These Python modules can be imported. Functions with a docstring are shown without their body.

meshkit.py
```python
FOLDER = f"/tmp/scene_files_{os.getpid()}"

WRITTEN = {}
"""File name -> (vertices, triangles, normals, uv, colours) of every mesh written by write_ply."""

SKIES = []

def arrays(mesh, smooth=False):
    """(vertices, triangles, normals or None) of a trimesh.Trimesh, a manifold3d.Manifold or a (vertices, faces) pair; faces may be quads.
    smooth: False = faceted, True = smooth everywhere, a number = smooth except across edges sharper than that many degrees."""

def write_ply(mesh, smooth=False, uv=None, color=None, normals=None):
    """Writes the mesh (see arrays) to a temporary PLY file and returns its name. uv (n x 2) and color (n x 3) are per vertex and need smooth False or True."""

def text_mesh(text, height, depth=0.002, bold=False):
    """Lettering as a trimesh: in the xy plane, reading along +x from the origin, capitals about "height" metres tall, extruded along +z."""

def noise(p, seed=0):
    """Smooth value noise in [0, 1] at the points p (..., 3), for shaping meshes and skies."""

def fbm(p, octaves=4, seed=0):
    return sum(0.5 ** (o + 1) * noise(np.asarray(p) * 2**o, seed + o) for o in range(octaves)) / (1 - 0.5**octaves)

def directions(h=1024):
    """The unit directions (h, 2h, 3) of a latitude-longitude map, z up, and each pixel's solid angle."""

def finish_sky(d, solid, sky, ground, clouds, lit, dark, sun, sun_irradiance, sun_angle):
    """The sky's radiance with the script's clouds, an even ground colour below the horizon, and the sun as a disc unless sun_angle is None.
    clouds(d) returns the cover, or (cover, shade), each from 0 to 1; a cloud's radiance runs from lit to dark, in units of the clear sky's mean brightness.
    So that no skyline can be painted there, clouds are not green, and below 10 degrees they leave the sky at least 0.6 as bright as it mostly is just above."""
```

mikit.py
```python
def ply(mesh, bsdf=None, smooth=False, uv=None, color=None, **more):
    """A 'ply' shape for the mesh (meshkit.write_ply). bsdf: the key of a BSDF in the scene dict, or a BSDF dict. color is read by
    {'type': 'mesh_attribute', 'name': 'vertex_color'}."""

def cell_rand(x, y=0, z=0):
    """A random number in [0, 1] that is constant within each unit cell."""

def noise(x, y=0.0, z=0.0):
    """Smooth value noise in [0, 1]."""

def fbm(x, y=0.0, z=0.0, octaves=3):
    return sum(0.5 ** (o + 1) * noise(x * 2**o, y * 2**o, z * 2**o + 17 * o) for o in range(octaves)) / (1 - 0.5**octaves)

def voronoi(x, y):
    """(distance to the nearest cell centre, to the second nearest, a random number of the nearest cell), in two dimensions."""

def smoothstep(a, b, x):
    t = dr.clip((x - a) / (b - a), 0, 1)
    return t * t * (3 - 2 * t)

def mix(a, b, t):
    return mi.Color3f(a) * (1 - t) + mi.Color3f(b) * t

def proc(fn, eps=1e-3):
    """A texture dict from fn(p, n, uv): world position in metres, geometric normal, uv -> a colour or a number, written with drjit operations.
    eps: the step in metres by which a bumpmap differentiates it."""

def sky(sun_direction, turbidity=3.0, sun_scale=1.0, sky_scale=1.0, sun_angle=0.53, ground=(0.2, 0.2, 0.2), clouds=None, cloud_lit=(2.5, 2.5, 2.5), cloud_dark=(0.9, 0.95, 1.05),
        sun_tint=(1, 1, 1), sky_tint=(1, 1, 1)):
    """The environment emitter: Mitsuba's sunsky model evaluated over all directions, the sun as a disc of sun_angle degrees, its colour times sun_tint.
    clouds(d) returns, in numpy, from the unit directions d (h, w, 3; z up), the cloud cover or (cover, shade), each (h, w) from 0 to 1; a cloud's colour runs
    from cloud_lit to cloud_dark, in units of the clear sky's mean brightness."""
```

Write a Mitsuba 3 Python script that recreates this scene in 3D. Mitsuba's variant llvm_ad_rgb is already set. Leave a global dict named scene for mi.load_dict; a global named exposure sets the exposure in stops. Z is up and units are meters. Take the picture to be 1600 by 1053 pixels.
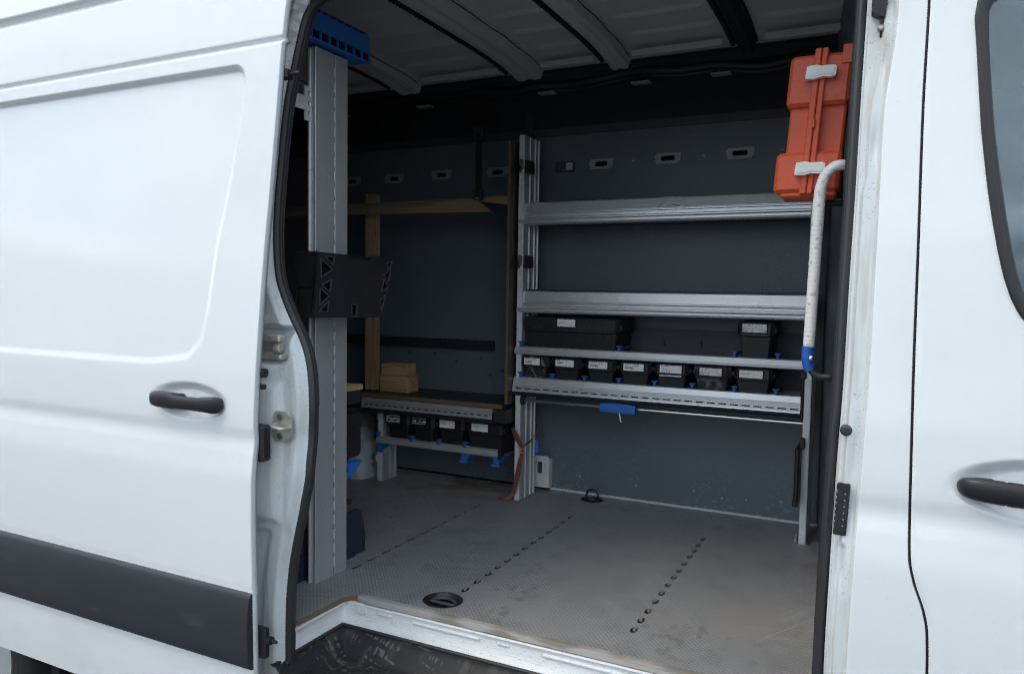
import math, random
import numpy as np, trimesh, shapely
from shapely.geometry import Polygon, Point, LineString, box as sbox
import mitsuba as mi, drjit as dr
import mikit, meshkit
from mikit import proc, noise, fbm, cell_rand, smoothstep, mix
random.seed(7); rng = np.random.default_rng(7)
T4 = mi.ScalarTransform4f
scene, labels = {}, {}

# ------------------------------------------------------------------ camera
# x runs along the van towards its front, y into the van from its near side, z up
CAM = np.array([0.0, -1.5, 1.65])
YAW, PITCH, ROLL = np.radians([-26.205, -3.368, -0.883])
FPX = 1186.5                                   # focal length in pixels of a 1600-pixel-wide picture
FW = np.array([math.sin(YAW)*math.cos(PITCH), math.cos(YAW)*math.cos(PITCH), math.sin(PITCH)])
_r = np.cross(FW, [0, 0, 1]); _r /= np.linalg.norm(_r); _d = np.cross(FW, _r)
RT, DN = math.cos(ROLL)*_r + math.sin(ROLL)*_d, -math.sin(ROLL)*_r + math.cos(ROLL)*_d
scene['camera'] = {'type': 'perspective', 'fov': math.degrees(2*math.atan(800/FPX)), 'fov_axis': 'x', 'near_clip': 0.02, 'far_clip': 2000.0,
                   'to_world': T4().look_at(origin=CAM.tolist(), target=(CAM+FW).tolist(), up=(-DN).tolist())}

# ------------------------------------------------------------------ sky
def clouds(d):
    el = np.maximum(d[..., 2], 0.02)
    q = np.stack([d[..., 0]/(el+0.35), d[..., 1]/(el+0.35), 0*el], -1)
    a = meshkit.fbm(q*np.array([1.6, 2.6, 1])+3.1, 5, 3)
    b = meshkit.fbm(q*np.array([3.5, 6.5, 1])+9.7, 5, 11)
    cover = np.clip((a-0.28)/0.22, 0.55, 1)
    low = np.clip((0.55-d[..., 2])/0.55, 0, 1)
    az = np.arctan2(d[..., 0], -d[..., 1])
    c = meshkit.fbm(np.stack([az*2.4+0.8*a, d[..., 2]*12.0+1.1*b, 0*az], -1), 5, 21)
    bank = np.clip((c-0.40)/0.14, 0, 1)
    up = np.clip(d[..., 2], 0, 1)
    shade = (1-low)*(0.50*np.clip((b-0.30)/0.34, 0, 1))+low*(0.10+0.85*bank)+0.30*np.clip(0.35-up, 0, 1)/0.35*(1-0.7*(1-bank))
    return cover, np.clip(shade, 0, 1)
scene['sky'] = mikit.sky([-0.35, -0.45, 0.82], turbidity=3, sun_scale=0.12, sun_angle=25, clouds=clouds, cloud_lit=(3.15, 3.50, 3.72), cloud_dark=(0.66, 0.78, 0.90), sky_tint=(0.95, 1.0, 1.0))
exposure = 2.84

# ------------------------------------------------------------------ materials
def bs(name, d, two=True):
    scene[name] = {'type': 'twosided', 'bsdf': d} if two else d
def pr(col, rough=0.5, metal=0.0, spec=0.5, cc=0.0, **k):
    d = {'type': 'principled', 'base_color': col if isinstance(col, dict) else {'type': 'rgb', 'value': list(col)}, 'roughness': rough, 'metallic': metal, 'specular': spec, **k}
    if cc: d['clearcoat'] = cc; d['clearcoat_gloss'] = 0.9
    return d
def bump(inner, fn, scale=1.0, eps=1e-3):
    return {'type': 'bumpmap', 'arbitrary': proc(fn, eps), 'scale': scale, 'bsdf': inner}

def paint_col(p, n, uv):
    g = fbm(p.x*2.0, p.y*2, p.z*3.0, 3)
    sp = smoothstep(0.84, 0.88, noise(p.x*300, p.y*300, p.z*260))*smoothstep(0.66, 0.8, noise(p.x*9, p.y*9, p.z*9))
    low = smoothstep(1.0, 0.5, p.z)*fbm(p.x*7, p.y*7, p.z*14, 3)
    c = mix((0.74, 0.765, 0.785), (0.80, 0.815, 0.83), g)
    return mix(mix(c, (0.45, 0.44, 0.41), low*0.35), (0.35, 0.33, 0.30), sp*0.18)
bs('paint_white', bump({'type': 'roughplastic', 'distribution': 'ggx', 'alpha': 0.015, 'int_ior': 1.66, 'diffuse_reflectance': proc(paint_col)},
   lambda p, n, uv: 0.00025*fbm(p.x*5, p.y*5, p.z*4, 2), 1.0, 4e-3))
def jamb_col(p, n, uv):
    g = fbm(p.x*9, p.y*9, p.z*3.5, 4)
    d = smoothstep(0.45, 0.75, fbm(p.x*30, p.y*30, p.z*6, 4))
    s = smoothstep(0.78, 0.83, noise(p.x*330, p.y*330, p.z*260))*smoothstep(0.5, 0.7, noise(p.x*12, 0, p.z*7))
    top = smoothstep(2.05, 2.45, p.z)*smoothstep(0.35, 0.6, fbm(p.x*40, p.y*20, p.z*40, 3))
    c = mix((0.64, 0.67, 0.69), (0.55, 0.575, 0.585), g)
    st = smoothstep(0.52, 0.78, fbm(p.x*70, p.y*70, p.z*1.6, 3))
    c = mix(mix(c, (0.40, 0.39, 0.35), d*0.32), (0.36, 0.31, 0.25), st*0.30)
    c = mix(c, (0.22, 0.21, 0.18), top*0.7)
    return mix(c, (0.16, 0.13, 0.10), s*0.4)
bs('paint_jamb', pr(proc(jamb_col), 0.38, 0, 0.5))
def sill_col(p, n, uv):
    g = fbm(p.x*5, p.y*5, p.z*18, 4)
    s = smoothstep(0.76, 0.82, noise(p.x*260, p.y*260, p.z*300))*0.8
    sc = smoothstep(0.78, 0.84, noise(p.x*30, p.y*60, p.z*300))
    c = mix((0.74, 0.75, 0.755), (0.60, 0.595, 0.58), smoothstep(0.45, 0.8, g))
    return mix(mix(c, (0.20, 0.17, 0.14), s*0.4), (0.36, 0.34, 0.32), sc*0.28)
bs('paint_sill', pr(proc(sill_col), 0.55, 0, 0.4))
def floor_col(p, n, uv):
    g = fbm(p.x*2.2, p.y*2.2, 0, 4)
    f = fbm(p.x*14, p.y*14, 3, 4)
    u, v = p.x/0.014, p.y/0.0081
    r = cell_rand(0)*0
    ou = u+0.5*(dr.floor(v) - 2*dr.floor(dr.floor(v)/2))
    fu, fv = ou-dr.floor(ou)-0.5, v-dr.floor(v)-0.5
    dot = smoothstep(0.42, 0.25, dr.sqrt(fu*fu+fv*fv*0.6))
    c = mix((0.232, 0.238, 0.250), (0.280, 0.284, 0.294), g)
    c = mix(c, (0.195, 0.190, 0.186), smoothstep(0.42, 0.75, f)*0.4)
    edge = smoothstep(1.25, 1.7, p.y)*smoothstep(0.35, 0.7, fbm(p.x*5, p.y*8, 1, 3))
    c = mix(c, (0.12, 0.085, 0.06), edge*0.75*smoothstep(-1.2, -1.6, p.x))
    worn = smoothstep(0.60, 0.72, fbm(p.x*9+4, p.y*4, 7, 4))
    c = mix(c, (0.34, 0.33, 0.33), worn*0.4)
    st = smoothstep(0.60, 0.80, fbm(p.x*26, p.y*26, 5, 4))*smoothstep(0.5, 0.75, noise(p.x*4, p.y*4, 9))
    c = mix(c, (0.11, 0.108, 0.106), st*0.35)
    for ca, sa, o in ((0.94, 0.34, 0.0), (0.50, 0.87, 5.0), (-0.64, 0.77, 9.0)):
        a, b = p.x*ca+p.y*sa+o, p.y*ca-p.x*sa
        ln = smoothstep(0.80, 0.86, noise(a*3.2, b*230, o))*smoothstep(0.55, 0.75, noise(a*2.1+3, b*3.3, o+2))
        c = mix(c, (0.40, 0.40, 0.40), ln*0.3)
    return c*(0.84+0.32*dot*(1-0.5*worn))
def floor_h(p, n, uv):
    u, v = p.x/0.014, p.y/0.0081
    ou = u+0.5*(dr.floor(v) - 2*dr.floor(dr.floor(v)/2))
    fu, fv = ou-dr.floor(ou)-0.5, v-dr.floor(v)-0.5
    return 0.0009*smoothstep(0.45, 0.2, dr.sqrt(fu*fu+fv*fv*0.6))
bs('floor_sheet', bump(pr(proc(floor_col), 0.42, 0, 0.5), floor_h, 1.0, 1e-3))
def panel_col(p, n, uv):
    g = fbm(p.x*1.7, p.z*1.7, p.y, 3)
    u, v = p.x/0.016, p.z/0.0092
    ou = u+0.5*(dr.floor(v) - 2*dr.floor(dr.floor(v)/2))
    fu, fv = ou-dr.floor(ou)-0.5, v-dr.floor(v)-0.5
    dot = smoothstep(0.4, 0.2, dr.sqrt(fu*fu+fv*fv*0.6))
    sc = smoothstep(0.80, 0.86, noise(p.x*170+p.z*60, p.y, p.z*110))*smoothstep(0.5, 0.7, noise(p.x*5.1, 2, p.z*5.1))
    low = smoothstep(1.0, 0.72, p.z)*smoothstep(0.56, 0.72, fbm(p.x*75, 2, p.z*60, 3))*smoothstep(0.45, 0.65, noise(p.x*6, 1, p.z*6))
    c = mix((0.106, 0.130, 0.155), (0.138, 0.164, 0.190), g)
    c = mix(c, (0.30, 0.32, 0.34), sc*0.35+low*0.3)
    return c*(0.92+0.16*dot)
bs('panel_grey', pr(proc(panel_col), 0.45, 0, 0.5))
bs('panel_dark', pr((0.055, 0.062, 0.075), 0.55))
bs('bulkhead_grey', pr((0.10, 0.115, 0.14), 0.5))
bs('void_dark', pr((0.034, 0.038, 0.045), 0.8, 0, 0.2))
def roof_col(p, n, uv):
    g = fbm(p.x*3, p.y*3, 0, 3)
    return mix((0.54, 0.55, 0.57), (0.62, 0.63, 0.65), g)
bs('roof_metal', pr(proc(roof_col), 0.4))
bs('black_rubber', pr((0.027, 0.029, 0.034), 0.46, 0, 0.5))
def bplast(p, n, uv):
    g = fbm(p.x*12, p.y*12, p.z*12, 3)
    sc = smoothstep(0.70, 0.75, noise(p.x*240, p.y*240, p.z*90))*smoothstep(0.55, 0.75, noise(p.x*6, p.y*6, p.z*6))
    return mix(mix((0.014, 0.015, 0.018), (0.022, 0.023, 0.027), g), (0.08, 0.08, 0.08), sc*0.2)
bs('black_plastic', pr(proc(bplast), 0.45, 0, 0.45))
bs('black_deep', pr((0.010, 0.010, 0.011), 0.6, 0, 0.3))
def strip_col(p, n, uv):
    g = fbm(p.x*3, p.y*3, p.z*9, 4)
    sc = smoothstep(0.62, 0.80, fbm(p.x*5, p.y*3, p.z*22, 4))*0.35
    return mix(mix((0.018, 0.021, 0.027), (0.027, 0.031, 0.038), g), (0.13, 0.13, 0.14), sc*0.4)
bs('strip_plastic', bump(pr(proc(strip_col), 0.5, 0, 0.45), lambda p, n, uv: 0.0002*noise(p.x*400, p.y*400, p.z*400)+0.0008*fbm(p.x*8, 0, p.z*8, 2), 1.0, 1e-3))
bs('handle_plastic', pr((0.012, 0.0125, 0.015), 0.36, 0, 0.45))
def tray_col(p, n, uv):
    g = fbm(p.x*6, p.y*6, p.z*6, 4)
    a1 = noise(p.x*30+p.y*150, p.y*22-p.x*12, 0); a2 = noise(p.x*190-p.y*20, p.y*22+p.x*8, 3)
    sc = smoothstep(0.62, 0.80, a1*0.6+a2*0.4)*smoothstep(0.35, 0.65, g)
    dust = smoothstep(0.5, 0.8, fbm(p.x*25, p.y*25, 1, 4))
    return mix(mix((0.020, 0.020, 0.022), (0.075, 0.073, 0.070), dust*0.5), (0.20, 0.195, 0.185), sc*0.55)
bs('step_plastic', pr(proc(tray_col), 0.6, 0, 0.4))
def alu_col(p, n, uv):
    g = fbm(p.x*4, p.y*4, p.z*30, 3); s = smoothstep(0.78, 0.84, noise(p.x*180, p.y*180, p.z*220))*smoothstep(0.55, 0.7, noise(p.x*7, p.y*7, p.z*7))
    return mix(mix((0.68, 0.69, 0.70), (0.76, 0.77, 0.78), g), (0.25, 0.25, 0.25), s*0.5)
bs('aluminium', pr(proc(alu_col), 0.36, 0.6, 0.5))
bs('aluminium_face', pr(proc(alu_col), 0.45, 0.15, 0.5))
def alu2_col(p, n, uv):
    g = fbm(p.y*20, p.x*20, p.z*2.5, 4); s = smoothstep(0.70, 0.76, noise(p.y*260, p.x*100, p.z*90))*smoothstep(0.55, 0.7, noise(p.x*5, p.y*9, p.z*6))
    return mix(mix((0.50, 0.51, 0.525), (0.58, 0.59, 0.60), g), (0.72, 0.72, 0.72), s*0.5)
bs('aluminium_brushed', pr(proc(alu2_col), 0.42, 0.45, 0.5))
bs('zinc', pr((0.45, 0.44, 0.40), 0.38, 0.8, 0.5))
def zinc_col(p, n, uv):
    g = fbm(p.x*60, p.y*60, p.z*60, 3)
    return mix((0.60, 0.58, 0.53), (0.44, 0.41, 0.34), smoothstep(0.4, 0.7, g))
bs('zinc_old', pr(proc(zinc_col), 0.42, 0.45, 0.5))
bs('chrome_rod', pr((0.62, 0.62, 0.61), 0.22, 0.9, 0.5))
bs('blue_plastic', pr((0.030, 0.170, 0.56), 0.42))
bs('slot_frame', pr((0.34, 0.345, 0.35), 0.42))
bs('blue_clip', pr((0.030, 0.115, 0.34), 0.45))
bs('bolt_dark', pr((0.20, 0.19, 0.16), 0.4, 0.5))
bs('rib_glint_ring_grey', pr((0.06, 0.063, 0.07), 0.4))  # paler grey: highlights on the document tray ribs put into the colour
bs('stud_metal', pr((0.24, 0.225, 0.20), 0.5, 0.3))
bs('blue_tape', pr((0.03, 0.12, 0.50), 0.35))
def wood_col(p, n, uv):
    w = fbm(p.x*35, p.y*35, p.z*3.0, 3); l = noise(p.x*150, p.y*150, p.z*5)
    c = mix((0.50, 0.345, 0.20), (0.38, 0.25, 0.135), smoothstep(0.35, 0.7, w))
    st = smoothstep(0.80, 0.86, noise(p.x*140, p.y*140, p.z*80))
    return mix(c*(0.88+0.2*l), (0.07, 0.05, 0.035), st*0.7)
bs('timber', pr(proc(wood_col), 0.65, 0, 0.3))
def woodx_col(p, n, uv):
    w = fbm(p.x*3, p.y*35, p.z*40, 3); l = noise(p.x*5, p.y*150, p.z*150)
    return mix((0.30, 0.225, 0.14), (0.20, 0.145, 0.085), smoothstep(0.35, 0.7, w))*(0.88+0.2*l)
bs('timber_long', pr(proc(woodx_col), 0.65, 0, 0.3))
def block_col(p, n, uv):
    w = fbm(p.x*4, p.y*60, p.z*60, 3); l = noise(p.x*9, p.y*200, p.z*200)
    return mix((0.58, 0.36, 0.185), (0.46, 0.27, 0.13), smoothstep(0.35, 0.7, w))*(0.88+0.2*l)
bs('timber_block_wood', pr(proc(block_col), 0.6, 0, 0.3))
bs('ply_edge', pr((0.17, 0.115, 0.07), 0.65, 0, 0.3))
def edge_col(p, n, uv):
    g = fbm(p.x*12, p.y*12, p.z*90, 4)
    return mix((0.36, 0.345, 0.32), (0.22, 0.195, 0.17), smoothstep(0.35, 0.65, g))
bs('floor_edge', pr(proc(edge_col), 0.6, 0, 0.3))
bs('ply_black', pr((0.030, 0.029, 0.030), 0.45))
def orange_col(p, n, uv):
    g = fbm(p.x*8, p.y*8, p.z*8, 4); s = smoothstep(0.70, 0.80, noise(p.x*170, p.y*170, p.z*130))*smoothstep(0.45, 0.6, noise(p.x*11, p.y*9, p.z*9))
    return mix(mix((0.72, 0.112, 0.042), (0.60, 0.090, 0.034), g), (0.34, 0.09, 0.06), s*0.35+0.35*smoothstep(0.62, 0.8, fbm(p.x*16, p.y*16, p.z*7+3, 4)))
bs('orange_plastic', pr(proc(orange_col), 0.48))
bs('white_plastic', pr((0.82, 0.82, 0.80), 0.4))
def hose_col(p, n, uv):
    v = p.z/0.011+p.x*9; f = v-dr.floor(v)
    line = smoothstep(0.84, 0.94, f)*(0.4+0.6*noise(p.x*50, 0, p.z*30))
    d = smoothstep(0.70, 0.76, noise(p.x*90, p.y*90, p.z*90))
    return mix(mix((0.86, 0.86, 0.84), (0.55, 0.55, 0.54), line), (0.25, 0.22, 0.2), d*0.45)
bs('white_wrap', pr(proc(hose_col), 0.42))
bs('red_webbing', pr(proc(lambda p, n, uv: mix((0.28, 0.085, 0.080), (0.21, 0.06, 0.058), noise(p.x*160, p.y*160, p.z*260))), 0.6, 0, 0.3))
bs('perf_panel', pr((0.022, 0.034, 0.055), 0.45))
bs('white_steel', pr((0.60, 0.61, 0.61), 0.4))
bs('tyre_rubber', pr((0.032, 0.032, 0.033), 0.6, 0, 0.4))
bs('rim_steel', pr((0.62, 0.63, 0.64), 0.35, 0.4))
bs('rust', pr((0.10, 0.06, 0.04), 0.7, 0, 0.3))
def ground_col(p, n, uv):
    g = fbm(p.x*1.3, p.y*1.3, 0, 4); s = noise(p.x*90, p.y*90, 0)
    return mix((0.075, 0.075, 0.075), (0.12, 0.118, 0.115), g)*(0.75+0.5*s)
bs('asphalt', pr(proc(ground_col), 0.85, 0, 0.3))
def label_fn(kind):
    def fn(p, n, uv):
        u, v = uv.x, uv.y
        row = dr.floor(v*5); fr = v*5-row
        on = smoothstep(0.30, 0.36, fr)*smoothstep(0.86, 0.80, fr)
        ch = cell_rand(dr.floor(u*30), row, kind)
        L = 0.25+0.65*cell_rand(row, kind, 5)
        txt = dr.select((u > 0.06) & (u < L) & (ch > 0.3), on, 0.0)
        if kind == 1:      # printed label with a bar code block
            bar = dr.select((u > 0.08) & (u < 0.50) & (v > 0.25) & (v < 0.52), 0.45+0.55*(cell_rand(dr.floor(u*60), 3, 1)), 0.0)
            ink = dr.maximum(txt*dr.select(v > 0.52, 0.55, 0.0), bar*0.8)
        elif kind == 2:    # hand-written
            ink = txt*dr.select(row > 1, 0.9, 0.25)
        elif kind == 3:    # one faint line
            ink = dr.select((row == 2) & (u > 0.1) & (u < 0.5) & (ch > 0.25), on, 0.0)*0.7
        elif kind == 4:    # worn, blotchy
            ink = smoothstep(0.5, 0.75, fbm(u*7+3, v*5, 2, 4))*0.5
        else:              # densely printed
            ink = txt*0.6
        dirt = fbm(u*5, v*4, kind*3.1, 3)
        return mix(mix((0.90, 0.90, 0.89), (0.70, 0.68, 0.65), dirt*(0.9 if kind == 4 else 0.3)), (0.04, 0.04, 0.05), ink)
    return fn
for k in (1, 2, 3, 4, 5): bs('label_print_%d' % k, pr(proc(label_fn(k)), 0.5))
def marker_fn(p, n, uv):           # thick marker writing in two rows
    u, v = uv.x, uv.y
    row = dr.floor(v*2); fr = v*2-row
    w = fbm(u*22, fr*3.2, row*7+2, 2)
    ink = smoothstep(0.50, 0.56, w)*smoothstep(0.14, 0.2, fr)*smoothstep(0.86, 0.8, fr)*smoothstep(0.03, 0.06, u)*smoothstep(0.97, 0.93, u)
    return mix((0.72, 0.72, 0.70), (0.02, 0.02, 0.025), ink)
bs('label_marker', pr(proc(marker_fn), 0.5))
def marker_inv(p, n, uv):
    u, v = uv.x, uv.y
    w = fbm(u*24, v*4, 4, 2)
    mid = smoothstep(0.30, 0.36, v)*smoothstep(0.68, 0.62, v)
    line = smoothstep(0.10, 0.13, v)*smoothstep(0.22, 0.19, v)+smoothstep(0.84, 0.87, v)*smoothstep(0.96, 0.93, v)
    ink = dr.maximum(mid*smoothstep(0.42, 0.46, w), line*0.8)
    return mix((0.02, 0.02, 0.025), (0.72, 0.72, 0.72), ink)
bs('label_marker_dark', pr(proc(marker_inv), 0.5))
scene['window_glass'] = {'type': 'thindielectric', 'int_ior': 1.85, 'specular_reflectance': {'type': 'rgb', 'value': [0.74, 0.88, 0.98]}, 'specular_transmittance': {'type': 'rgb', 'value': [0.72, 0.76, 0.76]}}

# ------------------------------------------------------------------ mesh helpers
def add(key, mesh, mat, smooth=False, **k):
    base, n = key, 1
    while key in scene:
        key = '%s_%03d' % (base, n); n += 1
    if isinstance(mesh, list): mesh = cat(*mesh)
    scene[key] = mikit.ply(mesh, mat, smooth=smooth, **k)
    return key
def tag(key, label=None, cat_=None, group=None, kind=None):
    d = labels.setdefault(key, {})
    if label: d['label'] = label
    if cat_: d['category'] = cat_
    if group: d['group'] = group
    if kind: d['kind'] = kind
    return key
def cat(*ms): return trimesh.util.concatenate([m for m in ms])
def cb(x0, x1, y0, y1, z0, z1, c=0.002):
    """box with chamfered edges"""
    x0, x1 = sorted((x0, x1)); y0, y1 = sorted((y0, y1)); z0, z1 = sorted((z0, z1))
    c = min(c, 0.45*min(x1-x0, y1-y0, z1-z0))
    if c <= 1e-5:
        m = trimesh.creation.box(extents=[x1-x0, y1-y0, z1-z0]); m.apply_translation([(x0+x1)/2, (y0+y1)/2, (z0+z1)/2]); return m
    P = []
    for sx in (0, 1):
        for sy in (0, 1):
            for sz in (0, 1):
                X, Y, Z = (x0, x1)[sx], (y0, y1)[sy], (z0, z1)[sz]
                dx, dy, dz = (c, -c)[sx], (c, -c)[sy], (c, -c)[sz]
                P += [(X, Y+dy, Z+dz), (X+dx, Y, Z+dz), (X+dx, Y+dy, Z)]
    return trimesh.Trimesh(P, process=False).convex_hull
def hull(P): return trimesh.Trimesh(np.array(P, float), process=False).convex_hull
def ext(poly, a, b, axis):
    """polygon extruded from a to b along an axis: axis x takes (y,z), y takes (x,z), z takes (x,y)"""
    poly = Polygon(poly) if not hasattr(poly, 'geom_type') else poly
    parts = list(poly.geoms) if hasattr(poly, 'geoms') else [poly]
    out = []
    for g in parts:
        m = trimesh.creation.extrude_polygon(g, abs(b-a), engine='earcut')
        v = np.array(m.vertices); lo = min(a, b); h = v[:, 2]+lo
        if axis == 'z': w = np.stack([v[:, 0], v[:, 1], h], 1); f = m.faces
        elif axis == 'x': w = np.stack([h, v[:, 0], v[:, 1]], 1); f = m.faces
        else: w = np.stack([v[:, 0], h, v[:, 1]], 1); f = m.faces[:, ::-1]
        out.append(trimesh.Trimesh(w, f, process=False))
    return cat(*out)
def tube(pts, r, sides=12, cap=True):
    p = np.asarray(pts, float); r = np.broadcast_to(np.asarray(r, float), (len(p),))
    t = np.gradient(p, axis=0); t /= np.linalg.norm(t, axis=1, keepdims=True)
    a = np.cross(t[0], [0, 0, 1] if abs(t[0][2]) < 0.9 else [0, 1, 0]); a /= np.linalg.norm(a)
    A = []
    for k in range(len(p)):
        a = a - t[k]*(a@t[k]); a /= np.linalg.norm(a); A.append(a)
    A = np.array(A); B = np.cross(t, A); ang = np.arange(sides)*2*np.pi/sides
    v = p[:, None]+r[:, None, None]*(np.cos(ang)[None, :, None]*A[:, None]+np.sin(ang)[None, :, None]*B[:, None])
    v = v.reshape(-1, 3); f = []
    for i in range(len(p)-1):
        for j in range(sides):
            q = (i*sides+j, i*sides+(j+1) % sides, (i+1)*sides+(j+1) % sides, (i+1)*sides+j)
            f += [(q[0], q[1], q[2]), (q[0], q[2], q[3])]
    if cap:
        n = len(v); v = np.vstack([v, p[0], p[-1]])
        for j in range(sides):
            f += [(n, (j+1) % sides, j), (n+1, (len(p)-1)*sides+j, (len(p)-1)*sides+(j+1) % sides)]
    return trimesh.Trimesh(v, f, process=False)
def grid(V):
    """quad sheet from V[i][j] -> xyz"""
    V = np.asarray(V, float); a, b = V.shape[:2]
    i, j = np.meshgrid(np.arange(a-1), np.arange(b-1), indexing='ij')
    q = np.stack([i*b+j, (i+1)*b+j, (i+1)*b+j+1, i*b+j+1], -1).reshape(-1, 4)
    return trimesh.Trimesh(V.reshape(-1, 3), np.vstack([q[:, [0, 1, 2]], q[:, [0, 2, 3]]]), process=False)
def spline(pts, n=60):
    from scipy.interpolate import PchipInterpolator
    p = np.asarray(pts, float); s = np.r_[0, np.cumsum(np.linalg.norm(np.diff(p, axis=0), axis=1))]
    u = np.linspace(0, s[-1], n)
    return np.stack([PchipInterpolator(s, p[:, k])(u) for k in range(p.shape[1])], 1)
def cyl(p0, p1, r, sides=16): return tube([p0, ((np.array(p0)+np.array(p1))/2).tolist(), p1], r, sides)
def ss(a, b, x):
    t = np.clip((np.asarray(x, float)-a)/(b-a), 0, 1); return t*t*(3-2*t)
def at(px, py, ax, val):
    """the point of the plane (axis ax = val) that was measured at this place of the photograph"""
    d = FW + RT*(px-800)/FPX + DN*(py-526.5)/FPX
    return CAM + d*(val-CAM[ax])/d[ax]
from scipy.interpolate import PchipInterpolator
_prof = PchipInterpolator([0.3, 0.45, 0.60, 0.88, 1.08, 1.16, 1.225, 1.268, 1.30, 1.40, 1.52, 1.73, 1.90, 2.09, 2.29, 2.45, 2.60, 2.72],
                          [0.030, 0.012, 0.002, -0.003, -0.007, -0.006, 0.001, 0.0065, 0.0035, 0.008, 0.018, 0.040, 0.062, 0.085, 0.108, 0.135, 0.170, 0.22])
def prof(z): return _prof(np.clip(z, 0.3, 2.72))           # the body side's tumblehome
DOOR_OFF = -0.092
def on_side(px, py, off=0.0):
    y = 0.0
    for _ in range(12):
        q = at(px, py, 1, y); y = float(prof(q[2]))+off
    return at(px, py, 1, y)
def frame3(x, z, off=0.0): return np.stack([x, prof(z)+off, z], -1)

FZ = 0.72            # cargo floor
WALL = 1.78          # far side wall lining

# ================================================================== ground
gx = np.linspace(-60, 60, 5)
ground = trimesh.creation.box(extents=[400, 400, 0.2]); ground.apply_translation([0, 0, -0.1])
add('ground', ground, 'asphalt'); tag('ground', 'dark grey asphalt under the white van', 'ground', kind='structure')

# ================================================================== van: sliding door
tag('van', 'white panel van with its side door slid open on a fitted cargo bay', 'van')
recess_px = [(383, 123), (373, 201), (357, 302), (342, 373), (327, 478), (316, 533), (293, 560), (268, 571)]
rq = [on_side(a, b, DOOR_OFF) for a, b in recess_px]
top_z = float(np.mean([on_side(a, b, DOOR_OFF)[2] for a, b in ((0, 164), (120, 142), (250, 122), (345, 108))]))
bot_z = float(np.mean([on_side(a, b, DOOR_OFF)[2] for a, b in ((0, 547), (100, 556), (200, 566))]))
R0 = Polygon([(-3.05, bot_z), (-1.80, bot_z)]+[(q[0], max(q[2], bot_z)) for q in rq[::-1]][1:]+[(rq[0][0]+0.002, top_z-0.01), (rq[0][0]-0.0, top_z), (-3.05, top_z)]).buffer(0)
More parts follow.
